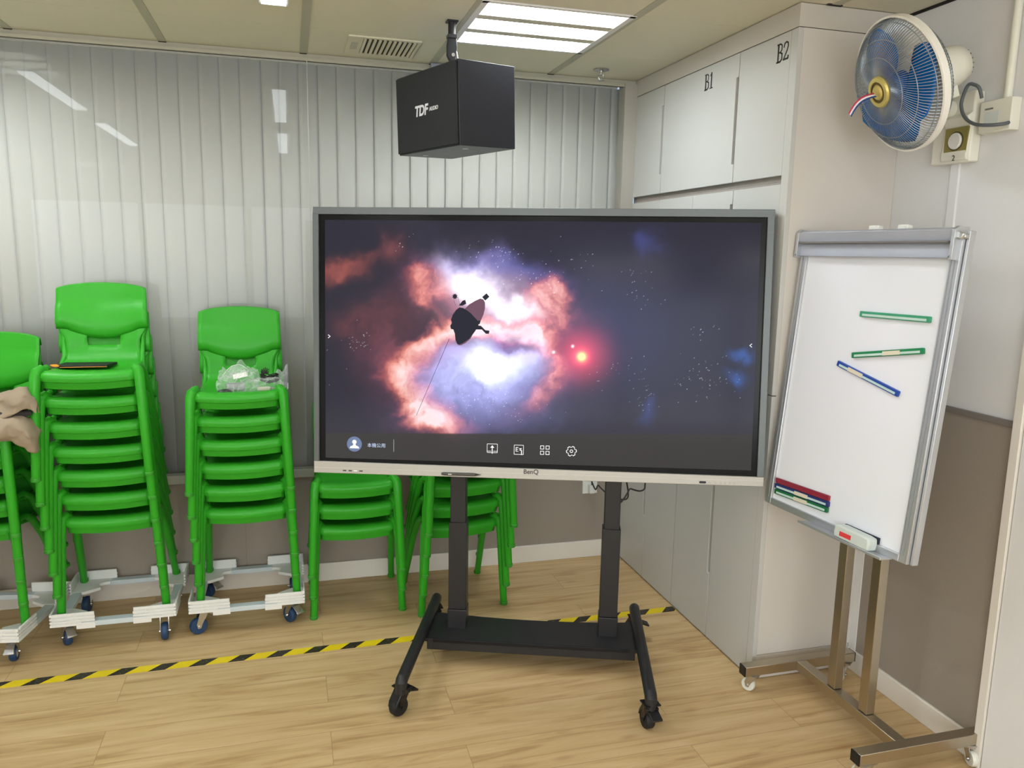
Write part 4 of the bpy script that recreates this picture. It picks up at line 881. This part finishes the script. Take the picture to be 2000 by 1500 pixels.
bag = thing('plastic_bag', 'clear plastic bag of leads and adapters on the top seat of the six-chair stack', 'bag', (-1.925, -.40, zb))
def crumple(name, cx, cy, rx, ry, h, seedv, tiltx=0, base=.004):
    P = []; nu, nv = 40, 16
    for i in range(nv + 1):
        ph = PI / 2 * i / nv; row = []
        for j in range(nu + 1):
            a = 2 * PI * (j % nu) / nu; r = math.cos(ph) ** .6; x = cx + rx * r * math.cos(a); y = cy + ry * r * math.sin(a); z = base + h * math.sin(ph) ** .9 + tiltx * (x - cx)
            nv_ = noise.noise(Vector((x * 28 + seedv, y * 28, z * 24))); nw = noise.noise(Vector((x * 70 + seedv, y * 60, z * 60)))
            k = 1 + .22 * nv_ + .10 * nw; row.append((cx + (x - cx) * k, cy + (y - cy) * k, max(.003, base + (z - base) * (1 + .45 * nv_ + .25 * nw))))
        P.append(row)
    return MB().grid(P).build(name, FILM, bag, smooth=0)
FILM = film()
crumple('film', -.055, -.005, .088, .070, .090, 3.1); crumple('film', .045, -.012, .105, .072, .050, 9.7)
# upper flap standing up with its zip edge
P = []
for i in range(7):
    v = i / 6; row = []
    for j in range(19):
        u = j / 18 * 2 - 1; row.append((-.058 + .082 * u * (1 - .25 * v), .010 - .050 * (1 - v) + .006 * math.sin(9 * u), .050 + .062 * v * (1 - .75 * u * u) + .012 * math.sin(5 * u + 3 * v) * (1 - v)))
    P.append(row)
MB().grid(P).build('flap', FILM, bag, smooth=0)
MB().tube([P[-1][j] for j in range(19)], .0014, 6).build('zip_edge', mat('film_edge', srgb(214, 222, 214), .3), bag)
P = []
for i in range(6):
    v = i / 5; row = []
    for j in range(11):
        u = j / 10; row.append((.085 + .066 * u, -.03 + .09 * v + .01 * math.sin(7 * u), .020 + .075 * math.sin(PI * .5 * v) * (.5 + .5 * u) + .012 * math.sin(11 * u + 4 * v)))
    P.append(row)
MB().grid(P).build('corner', FILM, bag, smooth=0)
MB().tube([(.02, -.085, .004), (.09, -.086, .006), (.135, -.078, .006), (.150, -.05, .012), (.150, -.02, .03)], .0014, 6).build('zip_edge', mat('film_edge', srgb(214, 222, 214), .3), bag)
M_ = Matrix.Translation((-.045, -.040, .072)) @ Matrix.Rotation(R_(-12), 4, 'Y') @ Matrix.Rotation(R_(48), 4, 'X')
b = MB().box((-.030, -.012, 0), (.030, .012, .0012), M=M_).build('paper_label', mat('label_white', srgb(236, 234, 226), .6), bag)
t = thing('power_adapter', 'grey power adapter inside the left half of the plastic bag', 'adapter', (-1.985, -.405, zb + .004), R_(12))
MB().box((-.045, -.022, 0), (.030, .024, .030)).build('case', mat('adapter_grey', srgb(168, 170, 170), .5), t, bevel=.006)
t = thing('cable_connector', 'beige-white cable connector at the front of the plastic bag', 'connector', (-1.873, -.448, zb + .004), R_(6))
MB().box((-.030, -.011, 0), (.026, .011, .018)).build('shell', mat('connector_cream', srgb(206, 198, 182), .5), t, bevel=.005)
MB().box((.026, -.006, .003), (.042, .006, .014)).build('strain_relief', mat('connector_grey', srgb(150, 148, 142), .5), t, bevel=.002)
t = thing('oval_cover', 'dark oval plastic piece at the left front of the plastic bag', 'plastic piece', (-2.030, -.455, zb + .004), R_(4))
MB().lathe([(.001, .014), (.012, .013), (.026, .007), (.030, .001), (.001, 0)], Matrix.Diagonal((1.15, .55, 1, 1)), 24).build('shell', mat('dark_olive', srgb(52, 56, 52), .4), t)
b = MB(); random.seed(3)
for k in range(9):
    c = Vector((random.uniform(-.004, .004), random.uniform(-.004, .004), .012 + k * .0032)); an = random.uniform(-.25, .25); pts = []
    for q_ in range(20): a = 2 * PI * q_ / 20; pts.append(c + Matrix.Rotation(an, 3, 'Z') @ Vector((.036 * math.cos(a), .011 * math.sin(a) * (1 + .5 * math.cos(a)), .008 * math.cos(a * 2 + k))))
    b.tube(pts, .0023, 6, closed=True)
for k in range(5): b.tube([(-.028, .002, .03), (-.036 + k * .004, .006, .052), (-.034 + k * .008, .010, .070 - abs(k - 2) * .004), (-.018 + k * .003, .004, .045)], .0022, 6)
tag(b.build('coiled_cable', CORD, loc=(-1.850, -.400, zb + .028)), 'black coiled cable bundled inside the right half of the plastic bag', 'cable')
# beige jacket thrown over the stack at the left edge
JK = mat('jacket_cloth', srgb(150, 134, 112), .9, bump=.3, bscale=500, var=.04); JL = mat('jacket_lining', srgb(52, 48, 46), .9)
jk = thing('jacket', 'crumpled beige jacket thrown over the chair stack at the left edge of the photo', 'jacket', (-2.9, -.5, 1.0))
def cloth(name, m, spine, prof, seedv, amp=.017):
    """spine: list of (x, y, z, scale); prof: cross-section offsets (y, z)"""
    P = []; sp_ = smooth([Vector(q[:3]) for q in spine], 8); sc = smooth([Vector((q[3], 0, 0)) for q in spine], 8); pr = smooth([Vector((0, a, c)) for a, c in prof], 6)
    for p, k in zip(sp_, sc):
        row = []
        for q_ in pr:
            v = p + q_ * k.x; n_ = noise.noise(v * 16 + Vector((seedv, 0, 0))) * amp * 1.6 + noise.noise(v * 45 + Vector((0, seedv, 0))) * amp * .5; row.append((v.x - jk.location.x, v.y - jk.location.y + n_, v.z - jk.location.z + n_ * .8))
        P.append(row)
    return MB().grid(P).build(name, m, jk, solid=.004, smooth=60)
cloth('upper_fold', JK, [(-3.22, -.52, 1.09, 1), (-3.05, -.54, 1.12, 1.1), (-2.92, -.56, 1.085, .9), (-2.83, -.57, 1.100, 1.0), (-2.765, -.58, 1.125, 1.0), (-2.735, -.585, 1.115, .85), (-2.706, -.595, 1.065, .25)], [(.10, -.10), (.06, -.03), (.0, .018), (-.035, -.02), (-.045, -.065)], 2.0)
cloth('lining', JL, [(-3.2, -.57, 1.04, 1), (-2.95, -.585, 1.045, 1), (-2.82, -.60, 1.045, 1), (-2.75, -.60, 1.045, .6), (-2.725, -.6, 1.045, .3)], [(.08, -.02), (.02, .012), (-.02, .0), (-.01, -.03)], 5.0, .004)
cloth('lower_fold', JK, [(-3.22, -.60, 1.015, 1), (-2.98, -.615, 1.02, 1), (-2.84, -.625, 1.018, .9), (-2.775, -.625, 1.020, 1.0), (-2.735, -.615, .995, 1.15), (-2.715, -.605, .965, 1.0), (-2.708, -.60, .94, .6)], [(.09, -.01), (.03, .014), (-.02, .004), (-.035, -.028), (-.028, -.062), (-.012, -.08)], 8.0)
